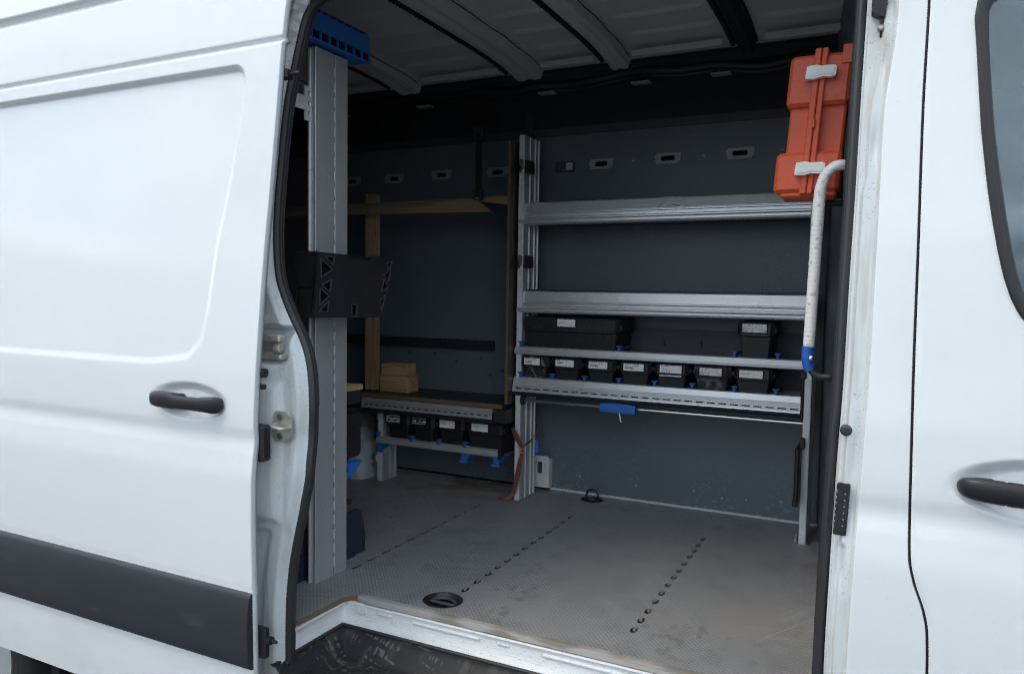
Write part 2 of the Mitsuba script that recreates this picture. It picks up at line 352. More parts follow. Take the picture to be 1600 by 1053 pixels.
R0 = R0.buffer(-0.045, join_style=1).buffer(0.045, join_style=1)
groove_z = float(np.mean([on_side(a, b, DOOR_OFF)[2] for a, b in ((0, 136), (200, 103), (443, 61.4))]))
top_line = float(np.mean([on_side(a, b, DOOR_OFF)[2] for a, b in ((0, 43), (171, 0))]))
strip_z0, strip_z1 = 0.678, 0.877
def signed(poly, X, Z):
    pts = shapely.points(X.ravel(), Z.ravel())
    d = shapely.distance(poly.exterior, pts); ins = shapely.contains(poly, pts)
    return np.where(ins, d, -d).reshape(X.shape)
def bowl(X, Z, cx, cz, a, b, tilt=0.0):
    c, s = math.cos(tilt), math.sin(tilt)
    u, v = (X-cx)*c+(Z-cz)*s, -(X-cx)*s+(Z-cz)*c
    return np.sqrt((u/a)**2+(v/b)**2)
HB = np.mean([on_side(242, 622, DOOR_OFF), on_side(350, 632, DOOR_OFF)], 0)      # handle centre
xs = np.unique(np.r_[np.linspace(-3.3, -1.95, 90), np.linspace(-1.95, -1.417, 130)])
zs = np.unique(np.r_[np.linspace(0.487, 0.68, 30), np.linspace(0.68, 0.88, 14), np.linspace(0.88, 1.2, 40), np.linspace(1.2, 1.5, 110), np.linspace(1.5, top_z-0.05, 70),
                     np.linspace(top_z-0.05, groove_z+0.05, 70), np.linspace(groove_z+0.05, top_line+0.04, 60), np.linspace(top_line+0.04, 2.66, 12)])
X, Z = np.meshgrid(xs, zs, indexing='ij')
Y = prof(Z)+DOOR_OFF
sd = signed(R0, X, Z)
tz = ss(bot_z, top_z, Z); nt = ss(0.035, 0.0, np.abs(Z-top_z))
Y += (0.0042+0.0138*tz**1.5)*ss(-0.006, 0.017-0.006*nt, sd)*(1-0.3*ss(0.02, 0.5, sd))
Y += 0.010*np.exp(-((Z-groove_z)/0.006)**2)+0.004*ss(groove_z, groove_z+0.004, Z)*0
Y += 0.010*np.exp(-((Z-top_line)/0.007)**2)-0.012*ss(top_line+0.004, top_line+0.02, Z)
e = bowl(X, Z, HB[0]-0.004, HB[2]+0.001, 0.150, 0.052, 0.0)
Y += 0.017*ss(1.02, 0.5, e)+0.003*ss(1.0, 0.6, e)*ss(-1.66, -1.65, X)
Y += 0.0015*np.exp(-((Z-strip_z1-0.004)/0.006)**2)-0.0015*np.exp(-((Z-strip_z0+0.010)/0.006)**2)
# slow unevenness of pressed sheet metal
Y += 0.0015*(meshkit.noise(np.stack([X*1.6, Z*2.1, 0*X], -1), 5)-0.5)
V = np.stack([X, Y, Z], -1)
edge = [V[-1]+np.array([dx, dy, 0]) for dx, dy in ((0.0014, 0.0006), (0.002, 0.003), (0.002, 0.010), (0.0, 0.020), (-0.012, 0.026), (-0.06, 0.030))]
V = np.concatenate([V, np.array(edge)], 0)
add('van__sliding_door', grid(V), 'paint_white', smooth=60); tag('van__sliding_door', 'white sliding door slid open towards the rear')
inner = [[(-3.3, float(prof(z))+DOOR_OFF+0.045, z) for z in zs[::12]], [(-1.44, float(prof(z))+DOOR_OFF+0.045, z) for z in zs[::12]]]
add('van__sliding_door__inner_lining', grid(inner), 'paint_jamb')
# black rub strip with a rounded front
prf = [(0.0, strip_z0), (-0.008, strip_z0+0.002), (-0.0165, strip_z0+0.012), (-0.020, strip_z0+0.05), (-0.021, (strip_z0+strip_z1)/2), (-0.019, strip_z1-0.05), (-0.013, strip_z1-0.012), (-0.006, strip_z1-0.002), (0.0, strip_z1)]
P = []
for x, k in ((-3.3, 1), (-2.4, 1), (-1.9, 1), (-1.420, 1), (-1.4165, 0.97), (-1.4145, 0.90), (-1.4140, 0.0)):
    P.append([(x, float(prof(z))+DOOR_OFF-0.001+d*k, z) for d, z in prf])
add('van__sliding_door__rub_strip', grid(P), 'strip_plastic', smooth=40); tag('van__sliding_door__rub_strip', 'wide black plastic rub strip')
def bar_handle(sections, sides=20, pw=0.78):
    """sections: (x, y, z, half depth, half height)"""
    rows = []
    for x, y, z, a, b in sections:
        ang = np.linspace(0, 2*np.pi, sides, endpoint=False)
        ca, sa = np.cos(ang), np.sin(ang)
        rows.append(np.stack([np.full(sides, x), y+a*np.sign(ca)*np.abs(ca)**pw, z+b*np.sign(sa)*np.abs(sa)**pw], 1))
    rows = np.array(rows); rows = np.concatenate([rows, rows[:, :1]], 1)
    return grid(rows)
hy = float(prof(HB[2]))+DOOR_OFF-0.020
hx0, hx1, hz = HB[0]-0.130, HB[0]+0.131, HB[2]+0.002
S = [(hx0, hy+0.012, hz+0.001, 0.001, 0.001), (hx0+0.004, hy+0.009, hz+0.001, 0.008, 0.011), (hx0+0.015, hy+0.004, hz, 0.012, 0.0185), (hx0+0.05, hy, hz, 0.0125, 0.022), (hx0+0.09, hy-0.002, hz-0.001, 0.012, 0.0215),
     (hx0+0.105, hy-0.003, hz-0.003, 0.0115, 0.0185), (hx0+0.14, hy-0.004, hz-0.003, 0.011, 0.0175), (hx0+0.18, hy-0.004, hz-0.003, 0.011, 0.0175), (hx0+0.22, hy-0.002, hz-0.002, 0.012, 0.020),
     (hx1-0.020, hy+0.003, hz-0.002, 0.012, 0.022), (hx1-0.006, hy+0.009, hz-0.003, 0.009, 0.017), (hx1, hy+0.014, hz-0.004, 0.001, 0.001)]
Ss = spline(S, 60)
add('van__sliding_door__handle', cat(bar_handle(Ss), cb(hx0+0.03, hx0+0.10, hy+0.004, hy+0.05, hz-0.014, hz+0.014, 0.006), cb(hx1-0.055, hx1-0.012, hy+0.004, hy+0.05, hz-0.013, hz+0.013, 0.006)), 'handle_plastic', smooth=50)
tag('van__sliding_door__handle', 'black bar handle of the sliding door')
# latch plate and stops on the door's edge
def edge_pt(z, d=0.0): return -1.413, float(prof(z))+DOOR_OFF+d
zl = on_side(405, 690, -0.05)[2]
x_, y_ = edge_pt(zl)
add('van__sliding_door__latch_plate', cat(cb(x_-0.035, x_+0.008, y_+0.018, y_+0.052, zl-0.047, zl+0.047, 0.006), *[cyl((x_+0.007, y_+0.036, zl+k), (x_+0.010, y_+0.036, zl+k), 0.004, 8) for k in (-0.032, -0.016, 0, 0.016, 0.032)]), 'black_plastic', smooth=30)
zg = on_side(405, 994, -0.05)[2]; y_ = edge_pt(zg)[1]
add('van__sliding_door__guide_pin', cat(cb(x_-0.04, x_+0.010, y_+0.028, y_+0.048, zg-0.05, zg+0.03, 0.004), cyl((x_+0.006, y_+0.038, zg), (x_+0.024, y_+0.038, zg), 0.011), cyl((x_+0.02, y_+0.038, zg), (x_+0.040, y_+0.038, zg), 0.0045)), 'black_plastic', smooth=30)
for zz, rr in ((1.435, 0.012), (1.40, 0.007)):
    y_ = edge_pt(zz)[1]
    add('van__sliding_door__edge_plug', cyl((-1.43, y_+0.030, zz), (-1.411, y_+0.030, zz), rr), 'black_rubber', smooth=30)
zt = on_side(440, 120, -0.05)[2]; y_ = edge_pt(zt)[1]
add('van__sliding_door__upper_stop', cat(cb(-1.44, -1.408, y_+0.018, y_+0.046, zt-0.012, zt+0.012, 0.003), cyl((-1.41, y_+0.032, zt), (-1.375, y_+0.032, zt), 0.005)), 'black_plastic', smooth=30)

# ================================================================== van: rear pillar of the doorway (jamb), seal
SEAL_OFF = 0.050
seal_px = [(478, 30), (470, 62), (462, 100), (450, 160), (443, 220), (436, 300), (433, 350), (433.5, 400), (437, 435), (447, 468), (460, 500), (474, 530), (483, 560), (488, 600), (489, 640), (488, 680), (484, 730), (475, 790), (465, 840), (457, 890), (453, 940), (452, 1000), (452, 1053)]
sp = np.array([on_side(a, b, SEAL_OFF) for a, b in seal_px])
top_c = sp[0]
# the seal goes on across the top of the doorway, down the front pillar, and below the frame
HEAD = 2.475
seal_r_px = [(1347, 0), (1337, 150), (1328, 300), (1318, 450), (1309, 600), (1299, 720), (1288, 880), (1278, 1053)]
sr = np.array([on_side(a, b, SEAL_OFF-0.006) for a, b in seal_r_px])
arc = [sp[0]+np.array([0.014, 0.004, 0.026]), sp[0]+np.array([0.045, 0.010, 0.050]), sp[0]+np.array([0.11, 0.012, 0.068])]
hz_ = arc[-1][2]
xr = sr[0][0]
head = [np.array([x, float(prof(hz_+0.005))+SEAL_OFF, hz_+0.005]) for x in np.linspace(arc[-1][0]+0.1, xr-0.14, 8)]
arc2 = [np.array([xr-0.05, float(prof(hz_-0.01))+SEAL_OFF, hz_-0.012]), np.array([xr-0.012, float(prof(hz_-0.05))+SEAL_OFF, hz_-0.06])]
low_l = [sp[-1]*[1, 1, 0]+[0, 0, sp[-1][2]-0.10]]
low_r = [sr[-1]*[1, 1, 0]+[0, 0, sr[-1][2]-0.20]]
loop = np.vstack([low_l, sp[::-1], arc, head, arc2, sr, low_r])
loop_s = spline(loop, 260)
add('van__door_seal', cat(tube(loop_s, 0.0100, 14), tube(loop_s+np.array([0, 0.012, 0]), 0.0075, 10), tube(loop_s+np.array([0, -0.0065, 0]), 0.006, 10)), 'black_rubber', smooth=50)
tag('van__door_seal', 'black rubber seal round the doorway')
# jamb: sheet between the outer side (hidden by the door) and the seal
jz = np.linspace(0.40, 2.60, 380)
order = np.argsort(sp[:, 2]); sz_, sx_ = sp[order, 2], sp[order, 0]
_sx = PchipInterpolator(np.r_[0.2, sz_, 2.75], np.r_[sx_[0], sx_, sx_[-1]+0.12])
def jseal(z): return _sx(np.clip(z, 0.2, 2.75))
u = np.linspace(0, 1, 90)
U, ZZ = np.meshgrid(u, jz, indexing='ij')
Xs = jseal(ZZ)+0.004; XJ = -1.78+(Xs+1.78)*U
dist = Xs-XJ                                       # distance from the seal
YJ = prof(ZZ)+0.016 + 0.026*ss(0.030, 0.004, dist) - 0.016*ss(-0.06, -0.16, -dist*0+(-dist))*1.0
cx_, cz_ = -1.462, 1.500                               # pocket of the centre rail
pk = Polygon([(-1.78, 1.445), (-1.435, 1.445), (-1.412, 1.462), (-1.412, 1.535), (-1.425, 1.552), (-1.78, 1.552)])
YJ += 0.034*ss(-0.003, 0.012, signed(pk, XJ, ZZ))
# pressed facet above the striker and a lower step
tri = Polygon([(-1.53, 1.405), (-1.418, 1.412), (-1.408, 1.30), (-1.408, 1.02), (-1.53, 1.02)])
sdt = signed(tri, XJ, ZZ)
YJ -= 0.014*ss(0, 0.030, sdt)
YJ += 0.010*ss(1.01, 0.995, ZZ)*ss(0.06, 0.085, dist)
YJ += 0.003*np.exp(-((ZZ-0.70)/0.003)**2)
YJ += 0.006*np.exp(-((dist-0.045)/0.008)**2)*ss(1.6, 1.7, ZZ)
YJ += 0.0012*(meshkit.noise(np.stack([XJ*22, ZZ*10, 0*XJ], -1), 8)-0.5)
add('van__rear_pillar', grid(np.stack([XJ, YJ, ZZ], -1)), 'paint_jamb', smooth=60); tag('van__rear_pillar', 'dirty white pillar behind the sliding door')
# inner return of the pillar behind the seal
ret = []
for z in jz[::6]:
    x = float(jseal(z)); y = float(prof(z))
    ret.append([(x+0.002, y+0.040, z), (x-0.004, y+0.075, z), (x-0.03, y+0.11, z), (x-0.30, y+0.12, z)])
add('van__rear_pillar__inner_return', grid(ret), 'panel_dark', smooth=40)
# striker
q = on_side(440, 666, 0.014-0.014)
def plate(cx, y, cz, w, h, t):
    return ext([(cx-w*.5, cz-h*.28), (cx-w*.28, cz-h*.5), (cx+w*.28, cz-h*.5), (cx+w*.5, cz-h*.28), (cx+w*.5, cz+h*.28), (cx+w*.28, cz+h*.5), (cx-w*.28, cz+h*.5), (cx-w*.5, cz+h*.28)], y-t, y+0.006, 'y')
k = add('van__rear_pillar__striker', cat(plate(q[0], q[1], q[2], 0.066, 0.080, 0.0025),
     tube(spline([(q[0]-0.016, q[1]+0.002, q[2]+0.004), (q[0]-0.014, q[1]-0.022, q[2]+0.004), (q[0]+0.002, q[1]-0.034, q[2]+0.003), (q[0]+0.024, q[1]-0.030, q[2]), (q[0]+0.030, q[1]-0.012, q[2]-0.001), (q[0]+0.030, q[1]+0.002, q[2])], 24), 0.0052, 10)), 'zinc_old', smooth=40)
for b in (0.025, -0.025): add(k+'__bolt', cat(cyl((q[0]-0.002, q[1]-0.002, q[2]+b), (q[0]-0.002, q[1]-0.007, q[2]+b), 0.0085, 14), cyl((q[0]-0.002, q[1]-0.006, q[2]+b), (q[0]-0.002, q[1]-0.0075, q[2]+b), 0.0032, 6)), 'bolt_dark', smooth=40)
tag(k, 'metal door striker bolted to the pillar')
# centre rail end and its bracket in the pocket
yb = float(prof(1.5))+0.03
k = add('van__rear_pillar__rail_bracket', cat(cb(-1.60, -1.436, yb-0.022, yb+0.004, 1.508, 1.527, 0.004), cb(-1.60, -1.448, yb-0.006, yb+0.012, 1.482, 1.508, 0.002), cb(-1.60, -1.436, yb-0.018, yb+0.014, 1.462, 1.474, 0.003),
     cb(-1.468, -1.444, yb-0.014, yb+0.002, 1.481, 1.504, 0.002), cyl((-1.456, yb-0.012, 1.4925), (-1.456, yb-0.019, 1.4925), 0.008, 10), cyl((-1.456, yb-0.018, 1.4925), (-1.456, yb-0.021, 1.4925), 0.003, 6)), 'zinc_old', smooth=30)
tag(k, 'bare metal end of the centre door rail')
q = on_side(445, 66, 0.02)
add('van__rear_pillar__bolt', cat(cyl(q+[0, 0.01, 0], q+[0, -0.006, 0], 0.013, 6), cyl(q+[0, -0.005, 0], q+[0, -0.012, 0], 0.007, 10)), 'black_plastic', smooth=30)

# ================================================================== van: front pillar, front door
lines = {  # columns measured on the pillar: seal edge, bend, outer edge, gap
 'edge': [(1404, 0), (1400, 50), (1381, 176), (1372, 330), (1361, 530), (1346, 729), (1334, 868), (1321, 1053)],
 'gap': [(1452, 0), (1442, 176), (1434, 403), (1429, 530), (1424, 700), (1421, 820), (1421, 872), (1427, 907), (1443, 957), (1448, 987), (1448, 1053)]}
ed = np.array([on_side(a, b) for a, b in lines['edge']]); gp = np.array([on_side(a, b) for a, b in lines['gap']])
def xz(q, lo=None, hi=None):
    o = np.argsort(q[:, 2]); z, x = q[o, 2], q[o, 0]
    f = PchipInterpolator(np.r_[z[0]-1.5, z, z[-1]+0.8], np.r_[x[0], x, x[-1]+0.5*(x[-1]-x[-2])/(z[-1]-z[-2])*0.3])
    return f
fe, fg = xz(ed), xz(gp)
fs = xz(sr)
bz = np.linspace(0.42, 2.62, 420)
cols = []
a_ = np.linspace(0, 1, 46)
for z in bz:
    xs0, xe, xg, y0 = float(fs(z))+0.010, float(fe(z)), float(fg(z)), float(prof(z))
    w = xe-xs0
    row = []
    # profile across the jamb: flange at the seal, flat, slope, lit chamfer, outer edge
    bendx = 0.40+0.16*ss(1.98, 2.07, z)-0.12*ss(1.88, 1.84, z)*1+0.10*ss(1.25, 1.20, z)
    for s in a_:
        d = 0.036-0.010*ss(0.04, 0.12, s)-0.018*ss(bendx-0.10, bendx+0.10, s)-0.0085*ss(0.82, 1.0, s)
        d += 0.012*math.exp(-((s-0.45)/0.16)**2)*ss(1.200, 1.185, z)*ss(1.10, 1.16, z)
        d += 0.007*math.exp(-((s-0.72)/0.17)**2)*(math.exp(-((z-1.935)/0.032)**2)+math.exp(-((z-2.09)/0.03)**2)+math.exp(-((z-1.36)/0.05)**2))
        row.append((xs0+w*s, y0+d-0.0005+0.0, z))
    for s in (0.004, 0.012, 0.03, 0.5, 0.9):
        row.append((xe+0.0015+(xg-0.003-xe-0.0015)*s, y0-0.0008*(1 if s > 0.01 else 0.4), z))
    row += [(xg-0.0028, y0-0.0002, z), (xg-0.0019, y0+0.002, z), (xg-0.0018, y0+0.022, z)]
    cols.append(row)
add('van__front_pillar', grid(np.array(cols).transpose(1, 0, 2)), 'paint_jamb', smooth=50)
tag('van__front_pillar', 'white pillar in front of the doorway')
# outer sheet of the pillar, cleaner paint, laid 0.6 mm proud
cols = []
for z in bz:
    xe, xg, y0 = float(fe(z)), float(fg(z)), float(prof(z))
    cols.append([(xe-0.0004, y0+0.0045, z), (xe+0.0002, y0+0.0008, z), (xe+0.0015, y0-0.0012, z), (xe+0.005, y0-0.0018, z), (0.5*(xe+xg), y0-0.0018, z), (xg-0.005, y0-0.0018, z), (xg-0.0027, y0-0.001, z), (xg-0.0017, y0+0.002, z), (xg-0.0017, y0+0.02, z)])
add('van__front_pillar__outer_skin', grid(np.array(cols).transpose(1, 0, 2)), 'paint_white', smooth=50)
gl = np.array([[float(fg(z)), float(prof(z))+0.020, z] for z in np.linspace(0.45, 2.6, 160)])
add('van__front_door_seal', tube(gl, 0.008, 8), 'black_rubber', smooth=True)
# contact plate, plug, upper striker on the jamb
q = on_side(1315, 795, 0.001)
sh = []
for i in range(7):
    z = q[2]-0.034+0.0113*i
    zz = z-q[2]; sh.append(cb(q[0]-0.0125+0.045*zz, q[0]-0.0095+0.045*zz, q[1]-0.0055, q[1]-0.003, z-0.0025, z+0.0025, 0.0004))
outline = sbox(-0.0115, -0.048, 0.0115, 0.048).buffer(-0.004).buffer(0.004)
base = trimesh.creation.extrude_polygon(outline, 0.012, engine='earcut'); v = np.array(base.vertices)
lean = -0.045
base = trimesh.Trimesh(np.stack([q[0]+v[:, 0]-lean*v[:, 1], q[1]+0.008-v[:, 2], q[2]+v[:, 1]], 1), base.faces, process=False)
add('van__front_pillar__contact_plate', cat(base, *[cyl((q[0]+a-lean*b, q[1]-0.002, q[2]+b), (q[0]+a-lean*b, q[1]-0.007, q[2]+b), 0.0045, 8) for a, b in ((0.001, 0.040), (0.001, -0.040))]), 'black_plastic', smooth=30)
tag('van__front_pillar__contact_plate', 'black electrical contact plate on the pillar')
add('van__front_pillar__contact', cat(*sh, *[cyl((q[0]+0.004-lean*b, q[1]-0.003, q[2]+b), (q[0]+0.004-lean*b, q[1]-0.0065, q[2]+b), 0.0015, 8) for b in np.linspace(-0.03, 0.03, 6)]), 'zinc')
q = on_side(1322, 672, 0.008)
add('van__front_pillar__rubber_plug', tube([q+[0, 0.006, 0], q+[0, -0.002, 0], q+[0, -0.006, 0]], [0.0105, 0.0105, 0.006], 18), 'black_rubber', smooth=40)
q = on_side(1378, 14, 0.010)
add('van__front_pillar__upper_catch', cat(hull([q+[-0.016, 0.012, 0.06], q+[0.018, 0.012, 0.06], q+[-0.018, 0.012, -0.008], q+[-0.016, -0.014, 0.06], q+[0.016, -0.014, 0.06], q+[-0.016, -0.010, -0.006], q+[0.004, 0.012, -0.02], q+[0.004, -0.008, -0.018]]),
     hull([q+[-0.004, 0.012, -0.01], q+[0.013, 0.012, 0.01], q+[0.003, 0.012, -0.055], q+[-0.004, -0.002, -0.01], q+[0.011, -0.002, 0.01], q+[-0.002, 0.0, -0.052]])), 'black_plastic')
tag('van__front_pillar__upper_catch', 'black catch at the top of the pillar')
add('van__front_pillar__screw', tube([q+[-0.001, 0.004, -0.036], q+[-0.001, -0.004, -0.036], q+[-0.001, -0.007, -0.036]], [0.006, 0.006, 0.003], 12), 'zinc', smooth=40)

# front door skin
win_out_px = [(1527, 0), (1522, 30), (1525, 75), (1528, 130), (1532, 201), (1537, 250), (1543, 302), (1550, 348), (1558, 393), (1567, 433), (1578, 466), (1590, 490), (1600, 503)]
win_in_px = [(1555, 0), (1546, 18), (1546, 60), (1548, 101), (1551, 150), (1555, 201), (1561, 252), (1568, 302), (1575, 348), (1583, 393), (1591, 428), (1600, 455)]
def win_poly(px, zt, zb, x2):
    q = [on_side(a, b) for a, b in px]
    L = [(p[0], p[2]) for p in q]
    zlast = L[-1][1]
    top = [(L[0][0]+0.03, zt-0.02), (L[0][0]+0.09, zt)]
    bot = [(L[-1][0]+0.05, zb+0.012), (L[-1][0]+0.12, zb)]
    return Polygon([(0.95*x2, zt)]+top[::-1]+L+bot+[(x2, zb), (x2, zb+0.35)]).buffer(0)
W_out = win_poly(win_out_px, 2.25, 1.56, 1.02); W_in = win_poly(win_in_px, 2.21, 1.60, 0.98)
us = np.r_[0, 0.002, 0.006, np.linspace(0.012, 0.42, 110), np.linspace(0.43, 1.15, 40)]
fz = np.unique(np.r_[np.linspace(0.42, 1.15, 60), np.linspace(1.15, 1.45, 110), np.linspace(1.45, 2.5, 130)])
UU, FZZ = np.meshgrid(us, fz, indexing='ij')
FX = fg(FZZ)+0.0024+UU
FY = prof(FZZ)-0.0022+0.003*ss(0.004, 0, UU)
HD = on_side(1600, 770); hc = (HD[0]+0.035, HD[2]+0.002)
e = bowl(FX, FZZ, hc[0], hc[1], 0.150, 0.056)
FY += 0.020*ss(1.02, 0.58, e)
FY += 0.0012*(meshkit.noise(np.stack([FX*1.7, FZZ*2.1, 0*FX], -1), 15)-0.5)
FV = np.stack([FX, FY, FZZ], -1)
lead = [FV[0]+np.array([0.0004, 0.006, 0]), FV[0]+np.array([0.0006, 0.03, 0])]
FV = np.concatenate([np.array(lead[::-1]), FV], 0)
sk = grid(FV)
cen = sk.vertices[sk.faces].mean(1)
hole = W_out.buffer(-0.008)
keep = ~shapely.contains(hole, shapely.points(cen[:, 0], cen[:, 2]))
sk = trimesh.Trimesh(sk.vertices, sk.faces[keep], process=False); sk.remove_unreferenced_vertices()
add('van__front_door', sk, 'paint_white', smooth=50); tag('van__front_door', 'white front cab door')
def bend(m, off):
    v = np.array(m.vertices); v[:, 1] += prof(v[:, 2])+off; return trimesh.Trimesh(v, m.faces, process=False)
# rounded black frame: ring of sections between the two outlines
def ring(po, pi, n=320):
    def res(p):
        L = p.exterior
        pts = np.array([L.interpolate(t, normalized=True).coords[0] for t in np.linspace(0, 1, n, endpoint=False)]); return pts
    A = res(po)
    B = np.array([pi.exterior.interpolate(pi.exterior.project(Point(a))).coords[0] for a in A])
    rows = []
    for t, d in ((0.0, 0.002), (0.02, -0.005), (0.10, -0.008), (0.5, -0.0085), (0.85, -0.006), (0.97, -0.002), (1.0, 0.006), (1.0, 0.012)):
        q = A*(1-t)+B*t; q = np.vstack([q, q[:1]])
        rows.append(np.stack([q[:, 0], prof(q[:, 1])+d, q[:, 1]], 1))
    return grid(rows)
add('van__front_door__window_frame', ring(W_out, W_in), 'handle_plastic', smooth=50)
gpoly = W_in.buffer(0.006)
gm = trimesh.creation.triangulate_polygon(gpoly, engine='earcut'); gv = np.array(gm[0]); 
gzs = np.linspace(1.55, 2.26, 20); gxs = np.linspace(float(gpoly.bounds[0])-0.01, 1.04, 24)
GX, GZ = np.meshgrid(gxs, gzs, indexing='ij')
gs = grid(np.stack([GX, prof(GZ)+0.006, GZ], -1))
add('van__front_door__window', gs, 'window_glass', smooth=True); tag('van__front_door__window', 'cab window with a black frame reflecting the sky')
hx, hzv = HD[0]-0.098, HD[2]+0.002
hy = float(prof(hzv))-0.020
S = [(hx, hy+0.016, hzv, 0.001, 0.001), (hx+0.003, hy+0.012, hzv, 0.006, 0.010), (hx+0.012, hy+0.006, hzv, 0.011, 0.0165), (hx+0.035, hy+0.001, hzv-0.001, 0.0125, 0.0195), (hx+0.08, hy-0.002, hzv-0.003, 0.013, 0.0205),
     (hx+0.12, hy-0.002, hzv-0.004, 0.013, 0.0195), (hx+0.20, hy, hzv-0.005, 0.0125, 0.019), (hx+0.245, hy+0.006, hzv-0.005, 0.011, 0.017), (hx+0.26, hy+0.014, hzv-0.005, 0.001, 0.001)]
Ss = spline(S, 60)
seam = hx+0.070
A = Ss[Ss[:, 0] <= seam]; B = Ss[Ss[:, 0] > seam+0.0015]
add('van__front_door__handle', cat(bar_handle(B), bar_handle(np.vstack([A, A[-1:]*[1, 1, 1, 0.9, 0.9]])), bar_handle(Ss[(Ss[:, 0] > seam-0.012) & (Ss[:, 0] < seam+0.014)]*[1, 1, 1, 0.93, 0.93]), cb(hx+0.02, hx+0.06, hy+0.004, hy+0.055, hzv-0.013, hzv+0.013, 0.006), cb(hx+0.19, hx+0.24, hy+0.004, hy+0.055, hzv-0.013, hzv+0.013, 0.006)), 'handle_plastic', smooth=50)
tag('van__front_door__handle', 'black bar handle of the cab door')

# ================================================================== van: shell that closes the cargo bay and cab
add('van__rear_side', grid([[(x, float(prof(z))+0.004, z) for z in np.linspace(0.45, 2.62, 40)] for x in (-4.6, -1.70)]), 'paint_white', smooth=True)
add('van__far_side', grid([[(x, 2.02-float(prof(z)), z) for z in np.linspace(0.45, 2.72, 40)] for x in (-4.6, 1.4)]), 'paint_white', smooth=True)
ry = np.linspace(0.12, 1.90, 30)
def roof_z(y): return 2.665-0.10*((y-0.95)/0.85)**4
add('van__roof', grid([[(x, y, roof_z(y)+0.05) for y in np.r_[0.12, ry, 1.90]] for x in (-4.6, 1.4)]), 'paint_white', smooth=True)
header = [[(x, float(prof(z))+o, z) for z, o in ((2.48, 0.055), (2.478, 0.02), (2.50, 0.004), (2.55, 0.0), (2.60, 0.0), (2.66, 0.01), (2.70, 0.03))] for x in (-1.72, 1.4)]
add('van__roof_rail', grid(header), 'paint_white', smooth=40)
add('van__roof_rail_lining', cb(-4.6, 0.0, 0.20, 0.26, 2.47, 2.66, 0.02), 'panel_dark')
add('van__unseen_near_lining', cat(cb(-4.6, -1.66, 0.13, 0.15, 0.70, 2.66, 0.004)), 'panel_grey')  # out of view, grey tone bounces daylight into the cargo bay
add('van__unseen_rear_doors', cb(-4.62, -4.58, 0.0, 2.02, 0.5, 2.72, 0.004), 'roof_metal')  # out of view, pale tone bounces light towards the rear racks
add('van__underbody', cat(cb(-4.6, 1.4, 0.36, 1.95, 0.46, 0.52, 0.0), cb(-4.6, -1.60, 0.06, 0.40, 0.50, 0.54, 0), cb(-1.6, 1.4, 0.04, 0.4, 0.40, 0.52, 0)), 'black_deep')
add('van__sill', grid([[(x, float(prof(z))+0.0, z) for z in (0.36, 0.40, 0.45, 0.50, 0.54)]+[(x, 0.03, 0.555), (x, 0.05, 0.56)] for x in (-1.62, 0.06)]), 'paint_jamb', smooth=50)
# cab: dark seats behind the glass
add('van__cab', cat(cb(-0.06, 1.4, 0.14, 1.9, 0.72, 0.76, 0), cb(1.2, 1.4, 0.1, 1.9, 0.7, 1.6, 0.02), cb(-0.04, 1.4, 1.84, 1.88, 0.7, 2.66, 0), cb(-0.04, 1.0, 0.15, 1.85, 2.42, 2.46, 0)), 'panel_dark')
for yy in (0.25, 0.95):
    add('van__cab_seat', cat(cb(0.25, 0.75, yy, yy+0.5, 0.95, 1.15, 0.05), hull([(0.1, yy+0.03, 1.1), (0.1, yy+0.47, 1.1), (0.26, yy+0.03, 1.1), (0.26, yy+0.47, 1.1), (-0.0, yy+0.08, 1.72), (-0.0, yy+0.42, 1.72), (0.12, yy+0.08, 1.72), (0.12, yy+0.42, 1.72)]), cb(0.0, 0.1, yy+0.12, yy+0.38, 1.74, 1.92, 0.03)), 'ply_black')

# wheel showing under the open door
WC = np.array([-2.93, 0.10, 0.345])
def lathe_y(prf, c, n=48):
    ang = np.linspace(0, 2*np.pi, n+1)
    return grid([[(c[0]+r*math.cos(t), c[1]+y, c[2]+r*math.sin(t)) for t in ang] for y, r in prf])
add('van__wheel', lathe_y([(-0.04, 0.245), (-0.06, 0.255), (-0.067, 0.275), (-0.064, 0.279), (-0.069, 0.284), (-0.068, 0.300), (-0.064, 0.304), (-0.066, 0.308), (-0.062, 0.318), (-0.045, 0.338), (-0.01, 0.345), (0.10, 0.345), (0.15, 0.32), (0.15, 0.24)], WC, 64), 'tyre_rubber', smooth=40)
add('van__wheel__rim', cat(lathe_y([(-0.038, 0.246), (-0.05, 0.243), (-0.05, 0.235), (-0.02, 0.222), (0.0, 0.20), (-0.02, 0.17), (-0.03, 0.10), (-0.055, 0.08), (-0.06, 0.0)], WC, 64),
     *[cyl(WC+[0.055*math.cos(t), -0.05, 0.055*math.sin(t)], WC+[0.055*math.cos(t), -0.068, 0.055*math.sin(t)], 0.012, 6) for t in np.arange(6)*math.pi/3]), 'rim_steel', smooth=40)
add('van__wheel_arch_liner', cat(cb(-3.5, -2.40, 0.34, 0.38, 0.2, 0.9, 0), cb(-3.5, -2.35, 0.02, 0.36, 0.76, 0.80, 0), cb(-2.42, -2.38, 0.02, 0.38, 0.30, 0.8, 0)), 'black_deep')

